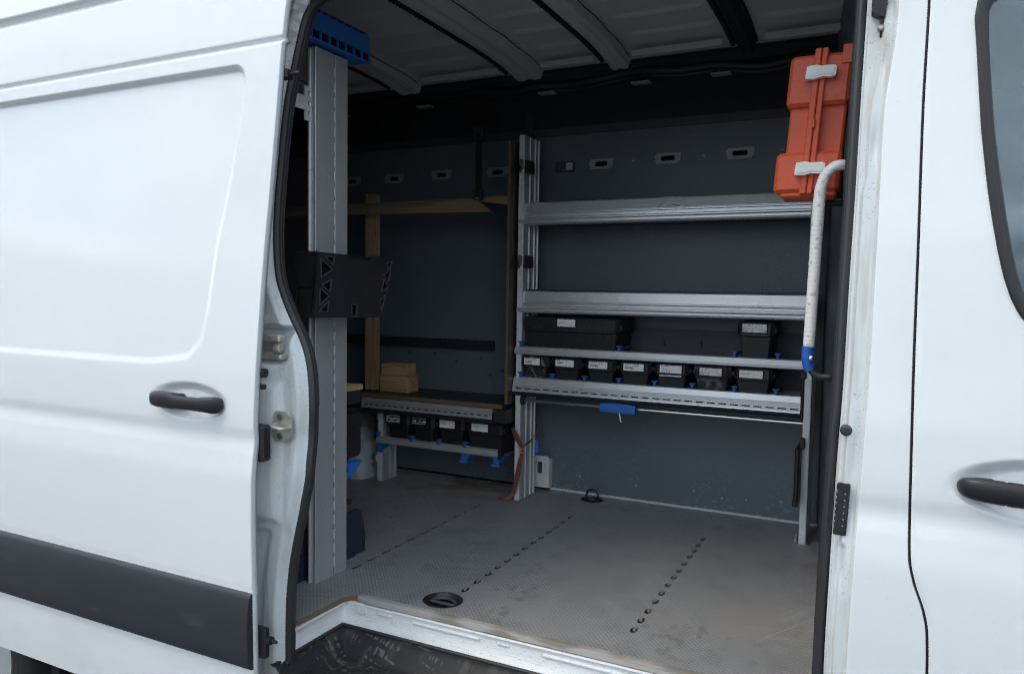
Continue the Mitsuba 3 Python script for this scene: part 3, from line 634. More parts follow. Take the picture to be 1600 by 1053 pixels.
# ================================================================== van: cargo floor, step
fl = Polygon([(-4.5, 0.16), (-1.70, 0.16), (-1.62, 0.105), (-1.462, 0.105), (-1.452, 0.112), (-1.444, 0.30), (-1.432, 0.325), (-1.40, 0.335), (0.2, 0.335), (0.2, 1.775), (-4.5, 1.775)])
cups = [at(692, 938, 2, FZ), at(925, 781, 2, FZ), at(776, 748, 2, FZ)]
cup_dim = [(0.056, 0.052), (0.048, 0.040), (0.050, 0.040)]
flh = fl
for c, (a, b) in zip(cups, cup_dim):
    el = shapely.affinity.scale(Point(c[0], c[1]).buffer(1.0, 24), a, b); flh = flh.difference(el)
k = add('van__floor', ext(flh, FZ-0.014, FZ, 'z'), 'floor_sheet'); tag(k, 'worn grey cargo floor with fine anti-slip dots')
# bare edges of the floor board
def ribbon(path, z0, z1, off=0.0015):
    ls = LineString(path).buffer(off, cap_style=2, join_style=2)
    return ext(ls, z0, z1, 'z')
add('van__floor__board_edge', ribbon([(-1.62, 0.104), (-1.462, 0.104), (-1.451, 0.111), (-1.443, 0.30), (-1.431, 0.3245), (-1.40, 0.334)], FZ-0.015, FZ-0.001, 0.0022), 'ply_edge')
add('van__floor__edge_trim', cat(ext([(0.318, FZ-0.012), (0.322, FZ+0.0005), (0.327, FZ+0.003), (0.343, FZ+0.003), (0.347, FZ+0.001), (0.347, FZ-0.004), (0.336, FZ-0.004), (0.336, FZ-0.016), (0.320, FZ-0.016)], -1.405, 0.2, 'x')), 'floor_edge')
tag('van__floor__edge_trim', 'scratched trim along the step edge of the floor')
for n, (c, (a, b)) in enumerate(zip(cups, cup_dim)):
    rr = [(1.10, 0.0025), (1.06, 0.004), (0.98, 0.003), (0.90, -0.004), (0.80, -0.014), (0.55, -0.018), (0.0, -0.018)]
    t = np.linspace(0, 2*np.pi, 41)
    cup = grid([[(c[0]+a*r*math.cos(q), c[1]+b*r*math.sin(q), FZ+h) for q in t] for r, h in rr])
    k = add('van__floor__lashing_cup', cup, 'black_plastic', smooth=50)
    if n == 1:   # ring standing up
        pts = [(c[0]+0.030*math.cos(q)*(1 if q > 0.2 else 1), c[1]+0.004, FZ-0.005+(0.052 if True else 0)*max(0, math.sin(q))**0.6) for q in np.linspace(0.0, math.pi, 22)]
        add('van__floor__lashing_ring', tube(pts, 0.0045, 10), 'black_rubber', smooth=True); tag('van__floor__lashing_ring', 'black lashing ring standing up from the floor by the wall')
    else:
        pts = [(c[0]+a*0.72*math.cos(q), c[1]+b*0.62*math.sin(q), FZ-0.006) for q in np.linspace(0.35, math.pi-0.35, 18)]
        pts += [(c[0]-a*0.70, c[1]-0.004, FZ-0.006), (c[0]+a*0.70, c[1]-0.004, FZ-0.006), pts[0]]
        add('van__floor__lashing_ring', tube(spline(pts, 40), 0.0050, 8), 'rib_glint_ring_grey', smooth=True)
# rows of track studs showing through the board
def stud(x, y, s, w):
    an = rng.uniform(-0.3, 0.3)
    m = cat(tube([(0, -0.013*s, 0.0003), (0, 0, 0.002), (0, 0.013*s, 0.0003)], [0.003*w, 0.0058*w, 0.003*w], 8))
    v = np.array(m.vertices); v[:, 2] = np.maximum(v[:, 2]*0.5, -0.002)
    c, s_ = math.cos(an), math.sin(an)
    v = np.stack([x+v[:, 0]*c-v[:, 1]*s_, y+v[:, 0]*s_+v[:, 1]*c, FZ+0.0008+v[:, 2]], 1)
    return trimesh.Trimesh(v, m.faces, process=False)
for x, y0, y1, n, s, w, m2 in ((-0.594, 0.50, 1.385, 13, 1.0, 1.0, 'stud_metal'), (-1.146, 0.53, 1.40, 13, 1.0, 0.95, 'stud_metal'), (-1.565, 0.52, 1.36, 11, 1.25, 0.7, 'zinc')):
    for i in range(n):
        y = y0+(y1-y0)*i/(n-1)+rng.uniform(-0.006, 0.006)
        dk = shapely.affinity.scale(Point(x, y).buffer(1, 10), 0.0092*w, 0.019*s)
        add('van__floor__stud_hole', ext(dk, FZ-0.004, FZ+0.0006, 'z'), 'black_deep' if w > 0.8 else 'rust')
        add('van__floor__track_stud', stud(x+rng.uniform(-.002, .002), y+0.003, s, w), m2, smooth=50)
for i in range(5):
    y = 1.43+0.05*i; x = -2.05-0.012*i*0
    add('van__floor__track_stud', stud(-2.13, 1.12+0.085*i, 1.3, 0.6), 'zinc', smooth=50)
# white riser below the floor edge, its ribs and flange
def riser_y(z): return np.interp(z, [0.61, 0.632, 0.640, 0.655, 0.70, 0.712], [0.300, 0.302, 0.310, 0.322, 0.326, 0.332])
rz = np.array([0.60, 0.625, 0.634, 0.640, 0.650, 0.665, 0.69, 0.702, 0.708])
add('van__step_riser', cat(grid([[(x, float(riser_y(z)), z) for z in rz] for x in np.linspace(-1.452, 0.2, 12)]),
     grid([[(-1.452+0.002*ss(0.1, 0.3, y)-0.006*ss(0.645, 0.66, z)+0.004, y, z) for z in rz] for y in (0.02, 0.12, 0.2, 0.326)]),
     grid([[(-1.47, y, FZ-0.016), (-1.444, y, FZ-0.016), (-1.440, y, FZ-0.020), (-1.444, y, FZ-0.026)] for y in (0.02, 0.325)]),
     grid([[(x, 0.345, FZ-0.0165), (x, 0.318, FZ-0.0165), (x, 0.316, FZ-0.021), (x, 0.325, FZ-0.026)] for x in (-1.452, 0.2)])), 'paint_sill', smooth=40)
tag('van__step_riser', 'scuffed white riser of the side step')
def bead(x0, x1, z, y, r): return tube([(x0-r*0.6, y+r*0.5, z), (x0, y, z), ((x0+x1)/2, y, z), (x1, y, z), (x1+r*0.6, y+r*0.5, z)], [r*0.2, r, r, r, r*0.2], 12)
for x0, x1, zz in ((-1.33, -1.285, 0.684), (-1.205, -0.985, 0.682), (-0.79, -0.55, 0.680), (-0.40, -0.1, 0.680)):
    add('van__step_riser__bead', bead(x0, x1, zz, 0.3245, 0.0065), 'paint_sill', smooth=50)
add('van__step_riser__bead', cat(*[bead(-0.925+0.009*i, -0.921+0.009*i, 0.682, 0.3245, 0.005) for i in range(4)]), 'paint_sill', smooth=50)
tb = ext(sbox(-1.405, 0.672, -1.375, 0.706).buffer(-0.004).buffer(0.004), 0.318, 0.326, 'y')
add('van__step_riser__corner_tab', tb, 'paint_sill', smooth=30)
# black moulded step tray
tx = np.unique(np.r_[np.linspace(-1.450, -1.30, 40), np.linspace(-1.30, 0.2, 60)]); ty = np.linspace(0.0, 0.303, 50)
TX, TY = np.meshgrid(tx, ty, indexing='ij')
dw = np.minimum(TX+1.448, 0.301-TY)
TZ = 0.636-0.052*ss(0.012, 0.075, dw)-0.004*ss(0.0, 0.010, dw)
ribs = 0.003*(0.5+0.5*np.cos(2*np.pi*TX/0.11))*ss(0.09, 0.11, dw)*ss(0.02, 0.06, TY)
TZ = TZ+ribs+0.006*ss(0.03, 0.0, TY)
add('van__step_tray', grid(np.stack([TX, TY, TZ], -1)), 'step_plastic', smooth=40); tag('van__step_tray', 'scuffed black plastic step tray')
add('van__step_tray__lip', cat(tube([(-1.444, 0.298, 0.637), (-1.2, 0.298, 0.637), (-0.6, 0.298, 0.637), (0.2, 0.298, 0.637)], 0.0055, 8), tube([(-1.444, 0.02, 0.637), (-1.444, 0.15, 0.637), (-1.444, 0.298, 0.637)], 0.0055, 8)), 'black_rubber', smooth=True)
add('van__step_tray__screw', tube([(-1.395, 0.09, 0.587), (-1.395, 0.09, 0.601), (-1.395, 0.09, 0.603)], [0.009, 0.009, 0.003], 12), 'black_plastic', smooth=40)
add('van__step_roller_cover', cat(cb(-1.445, -1.405, 0.045, 0.075, 0.575, 0.61, 0.006), cb(-1.445, -1.42, 0.035, 0.06, 0.60, 0.64, 0.005)), 'black_plastic')

# ================================================================== van: far wall, bulkhead, roof inside
def hole_slot(cx, cz, w=0.060, h=0.022): return sbox(cx-w/2, cz-h/2, cx+w/2, cz+h/2).buffer(-0.009).buffer(0.009)
slots = [(-2.575, 2.222), (-2.306, 2.224), (-2.02, 2.228), (-1.703, 2.224), (-1.178, 2.232), (-0.874, 2.238), (-0.570, 2.240)]
def panel(x0, x1, z0, z1, y, holes=()):
    p = sbox(x0, z0, x1, z1)
    for h in holes: p = p.difference(hole_slot(*h, 0.072, 0.030))
    return ext(p, y, y+0.006, 'y')
add('van__wall_panel', panel(-4.5, -1.4455, FZ+0.008, 2.372, WALL, slots[:4]), 'panel_grey')
add('van__wall_panel', panel(-1.4445, -0.02, FZ+0.008, 2.372, WALL, slots[4:]), 'panel_grey')
add('van__wall_backing', cat(cb(-4.5, 0, WALL+0.05, WALL+0.06, 0.6, 2.66, 0)), 'black_deep')
for i, (cx, cz) in enumerate(slots):
    w, h = 0.118, 0.046
    pl = Polygon([(cx-w/2+0.008, cz-h/2), (cx+w/2-0.018, cz-h/2), (cx+w/2-0.004, cz-h/2+0.012), (cx+w/2, cz+h/2), (cx-w/2+0.012, cz+h/2), (cx-w/2, cz+h/2-0.012)]).difference(hole_slot(cx, cz, 0.062, 0.022))
    k = add('van__wall_panel__hand_slot', cat(ext(pl, WALL-0.005, WALL-0.0005, 'y'), ext(hole_slot(cx, cz, 0.070, 0.030).difference(hole_slot(cx, cz, 0.062, 0.022)), WALL-0.009, WALL+0.012, 'y')), 'slot_frame')
rv = [(-1.03, 2.236), (-0.72, 2.239), (-0.405, 2.243)]
for x, z in rv: add('van__wall_panel__rivet', tube([(x, WALL, z), (x, WALL-0.003, z), (x, WALL-0.005, z)], [0.006, 0.006, 0.002], 10), 'aluminium', smooth=True)
for x, z in ((-2.20, 1.335), (-2.05, 1.335), (-1.92, 1.30), (-1.78, 1.322), (-1.66, 1.27), (-2.34, 1.36), (-1.73, 1.245)):
    add('van__wall_panel__rivet', tube([(x, WALL, z), (x, WALL-0.003, z), (x, WALL-0.005, z)], [0.007, 0.007, 0.002], 10), 'panel_dark', smooth=True)
add('van__floor_wall_strip', cb(-1.40, -0.14, WALL-0.008, WALL-0.001, FZ, FZ+0.010, 0.001), 'white_steel')
for x, z in ((-1.25, 0.80), (-0.98, 0.79), (-0.72, 0.80), (-0.50, 0.79), (-0.36, 0.80), (-0.60, 0.785)):
    add('van__wall_panel_001__rivet', tube([(x, WALL, z), (x, WALL-0.002, z), (x, WALL-0.0035, z)], [0.006, 0.006, 0.002], 10), 'slot_frame', smooth=True)
# slotted wall rail behind the worktop
sl = sbox(-2.75, 1.365, -1.705, 1.412)
for i in range(34): sl = sl.difference(sbox(-2.735+0.0305*i, 1.398, -2.713+0.0305*i, 1.405))
add('van__slotted_rail', cat(ext(sl, WALL-0.022, WALL-0.019, 'y'), cb(-2.75, -1.705, WALL-0.022, WALL-0.001, 1.408, 1.412, 0.0005), cb(-2.75, -1.705, WALL-0.022, WALL-0.001, 1.365, 1.369, 0.0005), cb(-1.722, -1.705, WALL-0.024, WALL-0.001, 1.365, 1.412, 0.001)), 'strip_plastic')
tag('van__slotted_rail', 'dark slotted rail on the wall above the worktop')
# upper wall and cant rail
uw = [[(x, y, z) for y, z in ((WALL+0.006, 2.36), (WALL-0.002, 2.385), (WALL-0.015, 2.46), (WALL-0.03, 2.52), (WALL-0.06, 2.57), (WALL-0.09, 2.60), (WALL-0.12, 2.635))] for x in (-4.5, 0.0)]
add('van__upper_wall', grid(uw), 'void_dark', smooth=60)  # very dark base, part of the shade under the roof is in it
add('van__upper_wall__shade_band', cb(-4.5, -0.03, WALL-0.006, WALL+0.004, 2.372, 2.43, 0.002), 'panel_dark')  # mid-dark band, paints a gradual fall into the shade above
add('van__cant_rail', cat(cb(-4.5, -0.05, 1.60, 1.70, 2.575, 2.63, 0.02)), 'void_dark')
lo = [(x, 1.615+0.008*math.sin(x*9)+0.006*math.sin(x*23), 2.560+0.010*math.sin(x*6+1)+0.006*math.sin(x*17)) for x in np.linspace(-4.4, -0.1, 90)]
add('van__cable_loom', cat(tube(lo, 0.014, 8), tube([(a, b+0.03, c-0.012) for a, b, c in lo], 0.010, 8)), 'black_rubber', smooth=True)
for x in (-2.52, -2.02, -1.38, -0.95, -0.62):
    add('van__loom_clip', cb(x-0.05, x+0.03, 1.62, 1.66, 2.530, 2.538, 0.002), 'slot_frame')
add('van__wall_pillar', cat(cb(-1.555, -1.515, WALL-0.02, WALL+0.01, 2.34, 2.56, 0.004), cb(-1.545, -1.540, WALL-0.024, WALL-0.02, 2.34, 2.52, 0), cb(-1.530, -1.525, WALL-0.024, WALL-0.02, 2.34, 2.52, 0)), 'panel_dark')
add('van__wall_tab', cb(-1.40, -1.305, WALL-0.012, WALL-0.001, 2.206, 2.252, 0.003), 'panel_dark')
add('van__wall_tab__plate', cat(cb(-1.345, -1.312, WALL-0.016, WALL-0.011, 2.212, 2.246, 0.001)), 'aluminium_brushed')
# roof sheet with pressed beads and the bows
rx = np.linspace(-4.5, 0.0, 400); ryy = np.linspace(0.22, 1.72, 150)
RX, RY = np.meshgrid(rx, ryy, indexing='ij')
RZ = roof_z(RY)
bows = [(-2.62, 0.13), (-2.09, 0.13), (-1.46, 0.14), (-1.04, 0.095), (-0.528, 0.07)]
gate = np.ones_like(RX)
for bx, bw in bows: gate *= ss(bw*0.5+0.02, bw*0.5+0.08, np.abs(RX-bx))
for y in (0.40, 0.62, 0.84, 1.04, 1.22, 1.40): RZ = RZ-0.014*np.exp(-((RY-y)/0.011)**2)*gate
add('van__roof_lining', grid(np.stack([RX, RY, RZ], -1)), 'roof_metal', smooth=True); tag('van__roof_lining', 'bare grey roof sheet with pressed ribs')
for i, (bx, bw) in enumerate(bows):
    dark = i == 4
    hgt = 0.042
    sec = [(-bw*0.5-0.012, 0), (-bw*0.5, -0.004), (-bw*0.5+0.012, -hgt), (-bw*0.22, -hgt-0.004), (0, -hgt+0.003), (bw*0.22, -hgt-0.004), (bw*0.5-0.012, -hgt), (bw*0.5, -0.004), (bw*0.5+0.012, 0)]
    yy = np.linspace(0.22, 1.60, 24)
    sh = [[(bx+a, y, roof_z(y)+b+0.001-0.0*(y > 1.5)) for a, b in sec] for y in yy]
    k = add('van__roof_bow', grid(sh), 'void_dark' if dark else 'roof_metal', smooth=12)
    if dark: tag(k, 'black covered roof bow above the upper shelf')
    # perforated cable duct along one edge
    t = [cb(bx-bw*0.5-0.010, bx-bw*0.5+0.006, y, y+0.008, roof_z(y)-hgt-0.006, roof_z(y)-0.030, 0.0) for y in np.arange(0.45, 1.52, 0.020)]
    kk = add(k+'__toothed_duct', cat(*t, ext([(bx-bw*0.5-0.010, -0.06), (bx-bw*0.5-0.010, -0.015), (bx-bw*0.5+0.006, -0.015), (bx-bw*0.5+0.006, -0.06)], 0.45, 1.53, 'y')) if False else cat(*t), 'strip_plastic'); tag(kk, kind='stuff')
    cb_ = grid([[(bx-bw*0.5-0.008, y, roof_z(y)-0.004), (bx-bw*0.5-0.008, y, roof_z(y)-hgt+0.004)] for y in np.linspace(0.3, 1.56, 12)])
    add(k+'__duct_back', cb_, 'roof_metal')
    wire = [(bx+bw*0.5+0.006+0.002*math.sin(y*21+i), y, roof_z(y)-0.016-0.002*abs(math.sin(y*13))) for y in np.linspace(0.4, 1.56, 50)]
    add(k+'__wire', tube(wire, 0.0022, 6), 'black_rubber', smooth=True)
for y, x0, x1 in ((1.50, -2.45, -2.18), (1.50, -1.96, -1.56), (1.50, -1.36, -1.12), (1.50, -0.96, -0.60), (1.50, -0.45, -0.05)):
    add('van__roof_side_rail', cat(cb(x0, x1, y-0.008, y+0.010, roof_z(y)-0.045, roof_z(y)-0.02, 0.004), cyl((x0+0.10, y-0.012, roof_z(y)-0.036), (x0+0.10, y-0.006, roof_z(y)-0.036), 0.008, 10)), 'roof_metal')
# bulkhead
def skew_box(pts, z0, z1): return ext(Polygon(pts), z0, z1, 'z')
BH = [(-0.062, 0.30), (-0.050, 0.30), (-0.03, 1.80), (-0.217, 1.80), (-0.217, 1.775)]
add('van__bulkhead', skew_box(BH, 0.70, 2.64), 'bulkhead_grey')
tag('van__bulkhead', 'dark bulkhead between cargo bay and cab')
def bh_x(y): return -0.062-0.155*(y-0.30)/1.475
bp_ = Polygon([(0.75, 0.76), (1.72, 0.76), (1.72, 1.66), (1.62, 1.86), (1.40, 1.98), (1.10, 2.02), (0.85, 1.95), (0.75, 1.80)]).buffer(-0.05).buffer(0.05)
bm = ext(bp_, 0.0, 0.006, 'x'); v = np.array(bm.vertices); v[:, 0] += bh_x(v[:, 1])-0.0065
add('van__bulkhead__raised_panel', trimesh.Trimesh(v, bm.faces, process=False), 'panel_dark')
add('van__bulkhead__switch', cb(bh_x(0.42)-0.012, bh_x(0.42)+0.004, 0.42, 0.45, 1.545, 1.60, 0.003), 'white_steel')
# pillar trim between the seal and the bulkhead
add('van__front_inner_trim', grid([[(float(fs(z))-0.010, float(prof(z))+0.055, z), (float(fs(z))-0.013, float(prof(z))+0.075, z), (float(fs(z))-0.006, float(prof(z))+0.13, z), (-0.063, 0.33, z)] for z in np.linspace(0.5, 2.55, 40)]), 'panel_dark', smooth=40)
# wheel housing on the far side
pts = [(-2.97+0.70*math.cos(t), 0.72+0.385*math.sin(t)**0.85) for t in np.linspace(0, math.pi, 26)]
wh = ext(Polygon(pts), 1.46, 1.775, 'y')
rim_ = []
for y, s in ((1.775, 1.0), (1.52, 1.0), (1.49, 0.985), (1.475, 0.95), (1.47, 0.88), (1.47, 0.0)):
    rim_.append([(-2.97+0.70*s*math.cos(t), y, 0.72+0.385*s*max(math.sin(t), 0)**0.85) for t in np.linspace(0, math.pi, 40)])
add('van__wheel_housing', grid(rim_), 'white_steel', smooth=40); tag('van__wheel_housing', 'pale inner wheel housing beside the rear rack')
# white steel bracket at the foot of the wall
br = sbox(-1.467, 0.735, -1.392, 0.885).buffer(-0.012).buffer(0.012).difference(sbox(-1.449, 0.800, -1.425, 0.855).buffer(-0.005).buffer(0.005))
add('van__wall_bracket', cat(ext(br, 1.737, 1.745, 'y'), cb(-1.395, -1.389, 1.737, 1.778, 0.735, 0.872, 0.002)), 'white_steel')
tag('van__wall_bracket', 'white steel bracket with a square hole at the foot of the wall')

# ================================================================== racks on the far wall
def rail(x0, x1, prf, mat='aluminium'): return ext(prf, x0, x1, 'x')
RX0, RX1 = -1.472, -0.272
def fascia(z0, z1, y):
    """stepped front rail of a shelf, (y,z) outline"""
    h = z1-z0
    return [(y+0.055, z1), (y+0.020, z1), (y+0.012, z1-0.004), (y+0.003, z0+h*0.56), (y+0.003, z0+h*0.545), (y+0.012, z0+h*0.535), (y+0.012, z0+h*0.49), (y+0.000, z0+h*0.48), (y-0.003, z0+h*0.44), (y-0.003, z0+h*0.33),
            (y+0.008, z0+h*0.31), (y+0.008, z0+h*0.26), (y-0.006, z0+h*0.25), (y-0.010, z0+h*0.18), (y-0.010, z0+h*0.10), (y-0.006, z0+h*0.03), (y+0.004, z0), (y+0.055, z0+0.002)]
tag('storage_rack', 'tall aluminium shelf rack on the far wall in front of the bulkhead', 'storage rack')
def post(key, x0, x1, y0, y1, z0, z1):
    sec = Polygon([(x0, y0), (x1, y0), (x1, y0+0.030), (x1-0.006, y0+0.034), (x1-0.006, y0+0.062), (x1-0.001, y0+0.064), (x1-0.001, y0+0.070), (x1-0.007, y0+0.072), (x1-0.007, y1-0.045), (x1-0.001, y1-0.043), (x1-0.001, y1-0.036), (x1-0.006, y1-0.034), (x1-0.006, y1-0.01), (x1, y1-0.008), (x1, y1), (x0, y1)]).buffer(0)
    k = add(key, ext(sec, z0, z1, 'z'), 'aluminium_brushed')
    add(k+'__front_strip', cb(x0-0.001, x1-0.002, y0-0.003, y0-0.0005, z0, z1, 0.0008), 'aluminium_face')
    return k
post('storage_rack__post', -1.466, -1.441, 1.528, 1.690, FZ, 2.335)
post('storage_rack__post', -0.262, -0.238, 1.505, 1.690, FZ, 2.335)
for xx in (-1.466, -0.262):
    add('storage_rack__post_foot', cat(cb(xx-0.004, xx+0.034, 1.50, 1.69, FZ, FZ+0.004, 0.001), cyl((xx-0.016, 1.54, FZ), (xx-0.016, 1.54, FZ+0.012), 0.008, 6), cyl((xx-0.016, 1.57, FZ), (xx-0.016, 1.57, FZ+0.02), 0.008, 6)), 'zinc')
for zz in (2.205, 1.79):
    add('storage_rack__post__latch', cat(cb(-1.462, -1.444, 1.514, 1.53, zz-0.024, zz+0.024, 0.003)), 'chrome_rod')
    add('storage_rack__latch_hook', cat(cb(-1.447, -1.424, 1.528, 1.60, zz-0.032, zz+0.022, 0.004), cb(-1.459, -1.452, 1.509, 1.52, zz-0.034, zz-0.004, 0.002)), 'black_plastic')
add('storage_rack__post_001__latch', cb(-0.262, -0.238, 1.495, 1.508, 1.77, 1.815, 0.003), 'black_plastic')
k1 = add('storage_rack__shelf_rail', rail(RX0+0.006, RX1+0.012, fascia(1.945, 2.043, 1.532)), 'aluminium')
k2 = add('storage_rack__shelf_rail', rail(RX0+0.004, RX1+0.002, fascia(1.560, 1.657, 1.532)), 'aluminium')
for z in (1.955, 1.570): add('storage_rack__shelf_deck', cat(cb(RX0+0.02, RX1-0.005, 1.575, WALL-0.006, z, z+0.006, 0), cb(RX0+0.02, RX1-0.005, WALL-0.012, WALL-0.006, z, z+0.09, 0)), 'panel_dark')
add('storage_rack__shelf_mat', cb(RX0+0.006, RX1+0.004, 1.560, 1.70, 1.657, 1.664, 0.001), 'black_rubber')
for z0, z1 in ((1.945, 2.043), (1.560, 1.657)):
    add('storage_rack__end_cap', cat(cb(RX0-0.002, RX0+0.003, 1.530, 1.72, z0+0.006, z1-0.002, 0.001)), 'black_plastic')
add('storage_rack__sticker', ext(Polygon([(1.5515, 2.0405), (1.5505, 2.0435), (1.5325, 2.0015), (1.5335, 2.0005)]), -0.842, -0.755, 'x'), 'label_print_4')
tag('storage_rack__sticker', 'worn grey sticker on the top shelf rail')
# two trays for boxes: thin rail and slotted bottom rail
k3 = add('storage_rack__tray_rail', rail(RX0, RX1+0.002, [(1.545, 1.413), (1.535, 1.413), (1.524, 1.409), (1.516, 1.389), (1.517, 1.379), (1.524, 1.376), (1.545, 1.378)]), 'aluminium')
k4 = add('storage_rack__tray_rail', rail(RX0-0.003, RX1, [(1.545, 1.277), (1.530, 1.277), (1.522, 1.274), (1.514, 1.252), (1.517, 1.248), (1.513, 1.246), (1.513, 1.242), (1.52, 1.240), (1.545, 1.240)]), 'aluminium')
sl = sbox(RX0-0.003, 1.214, RX1, 1.242)
for i in range(27): sl = sl.difference(sbox(RX0+0.012+0.0442*i, 1.2255, RX0+0.0425+0.0442*i, 1.2305))
add('storage_rack__slotted_rail', cat(ext(sl, 1.508, 1.511, 'y'), rail(RX0-0.003, RX1, [(1.511, 1.242), (1.506, 1.240), (1.506, 1.236), (1.511, 1.236)]), rail(RX0-0.003, RX1, [(1.511, 1.219), (1.505, 1.218), (1.504, 1.214), (1.511, 1.212)])), 'aluminium')
add('storage_rack__rail_shadow_web', cb(RX0, RX1-0.002, 1.517, 1.530, 1.206, 1.240, 0), 'black_deep')  # black backing, colours in the shade behind the slots
add('storage_rack__lower_lip', rail(RX0-0.003, RX1, [(1.53, 1.212), (1.510, 1.212), (1.508, 1.208), (1.516, 1.196), (1.528, 1.192), (1.56, 1.192), (1.56, 1.20)]), 'strip_plastic')
for z in (1.384, 1.262):
    add('storage_rack__tray_deck', cat(cb(RX0+0.008, RX1-0.006, 1.545, WALL-0.02, z, z+0.008, 0)), 'floor_edge' if z < 1.3 else 'panel_dark')
    tb = sbox(RX0+0.008, z+0.008, RX1-0.006, z+0.115)
    if z > 1.3:
        for hx in (-0.86, -0.70, -0.28): 
            for hz in (z+0.05, z+0.064): tb = tb.difference(Point(hx, hz).buffer(0.0045, 6))
    add('storage_rack__tray_back', ext(tb, WALL-0.03, WALL-0.024, 'y'), 'panel_dark')
add('storage_rack__tray_end', cat(cb(-0.274, -0.262, 1.495, 1.70, 1.192, 1.372, 0.004), cb(-0.280, -0.256, 1.490, 1.510, 1.345, 1.375, 0.004)), 'black_plastic'); tag('storage_rack__tray_end', 'black plastic end plate of the lower tray')
add('storage_rack__tray_end', cb(RX0-0.006, RX0+0.006, 1.535, 1.70, 1.24, 1.49, 0.004), 'black_plastic')
# locking bar
rod_y = 1.545
add('storage_rack__locking_rod', cyl((-1.452, rod_y, 1.172), (-0.262, rod_y, 1.172), 0.0078, 14), 'chrome_rod', smooth=40); tag('storage_rack__locking_rod', 'round steel rod below the lower tray')
add('storage_rack__rod_bush', tube([(-1.444, rod_y, 1.172), (-1.436, rod_y, 1.172), (-1.428, rod_y, 1.172)], [0.024, 0.024, 0.014], 18), 'black_rubber', smooth=40)
gxa = [at(941, 636, 1, rod_y)[0], at(996, 641, 1, rod_y)[0]]
gg = [(gxa[0]+(gxa[1]-gxa[0])*t, rod_y-0.012, 1.172+dz, 0.022, hh) for t, dz, hh in ((0, 0, 0.014), (0.008, 0, 0.019), (0.3, 0.001, 0.0215), (0.5, 0.001, 0.022), (0.75, 0.0, 0.0215), (0.992, 0, 0.018), (1, 0, 0.014))]
add('storage_rack__grip', bar_handle(gg, 24, 0.35), 'blue_plastic', smooth=35); tag('storage_rack__grip', 'blue plastic grip on the steel rod')
add('storage_rack__pull_pin', cyl(((gxa[0]+gxa[1])/2+0.008, rod_y-0.03, 1.155), ((gxa[0]+gxa[1])/2+0.020, rod_y-0.04, 1.118), 0.003, 8), 'white_plastic')
# blue dividers
def divider(key, x, z, y=1.532, s=1.0, tail=True):
    m = [cb(x-0.0065*s, x+0.0065*s, y-0.010, y+0.012, z-0.004, z+0.017*s, 0.002), cb(x-0.0125*s, x+0.0125*s, y-0.012, y+0.016, z+0.014*s, z+0.022*s, 0.003)]
    if tail: m.append(cb(x-0.003, x+0.003, y, y+0.17, z+0.002, z+0.014, 0.001))
    return add(key, cat(*m), 'blue_clip')
for x in (-1.444, -1.293, -1.142, -0.990, -0.838, -0.684, -0.520, -0.366): divider('storage_rack__divider', x, 1.2775)
for x in (-1.445, -0.992, -0.524, -0.364): divider('storage_rack__divider', x, 1.4135)
k = 'storage_rack__divider'; tag(k, 'small blue divider clip on the tray')

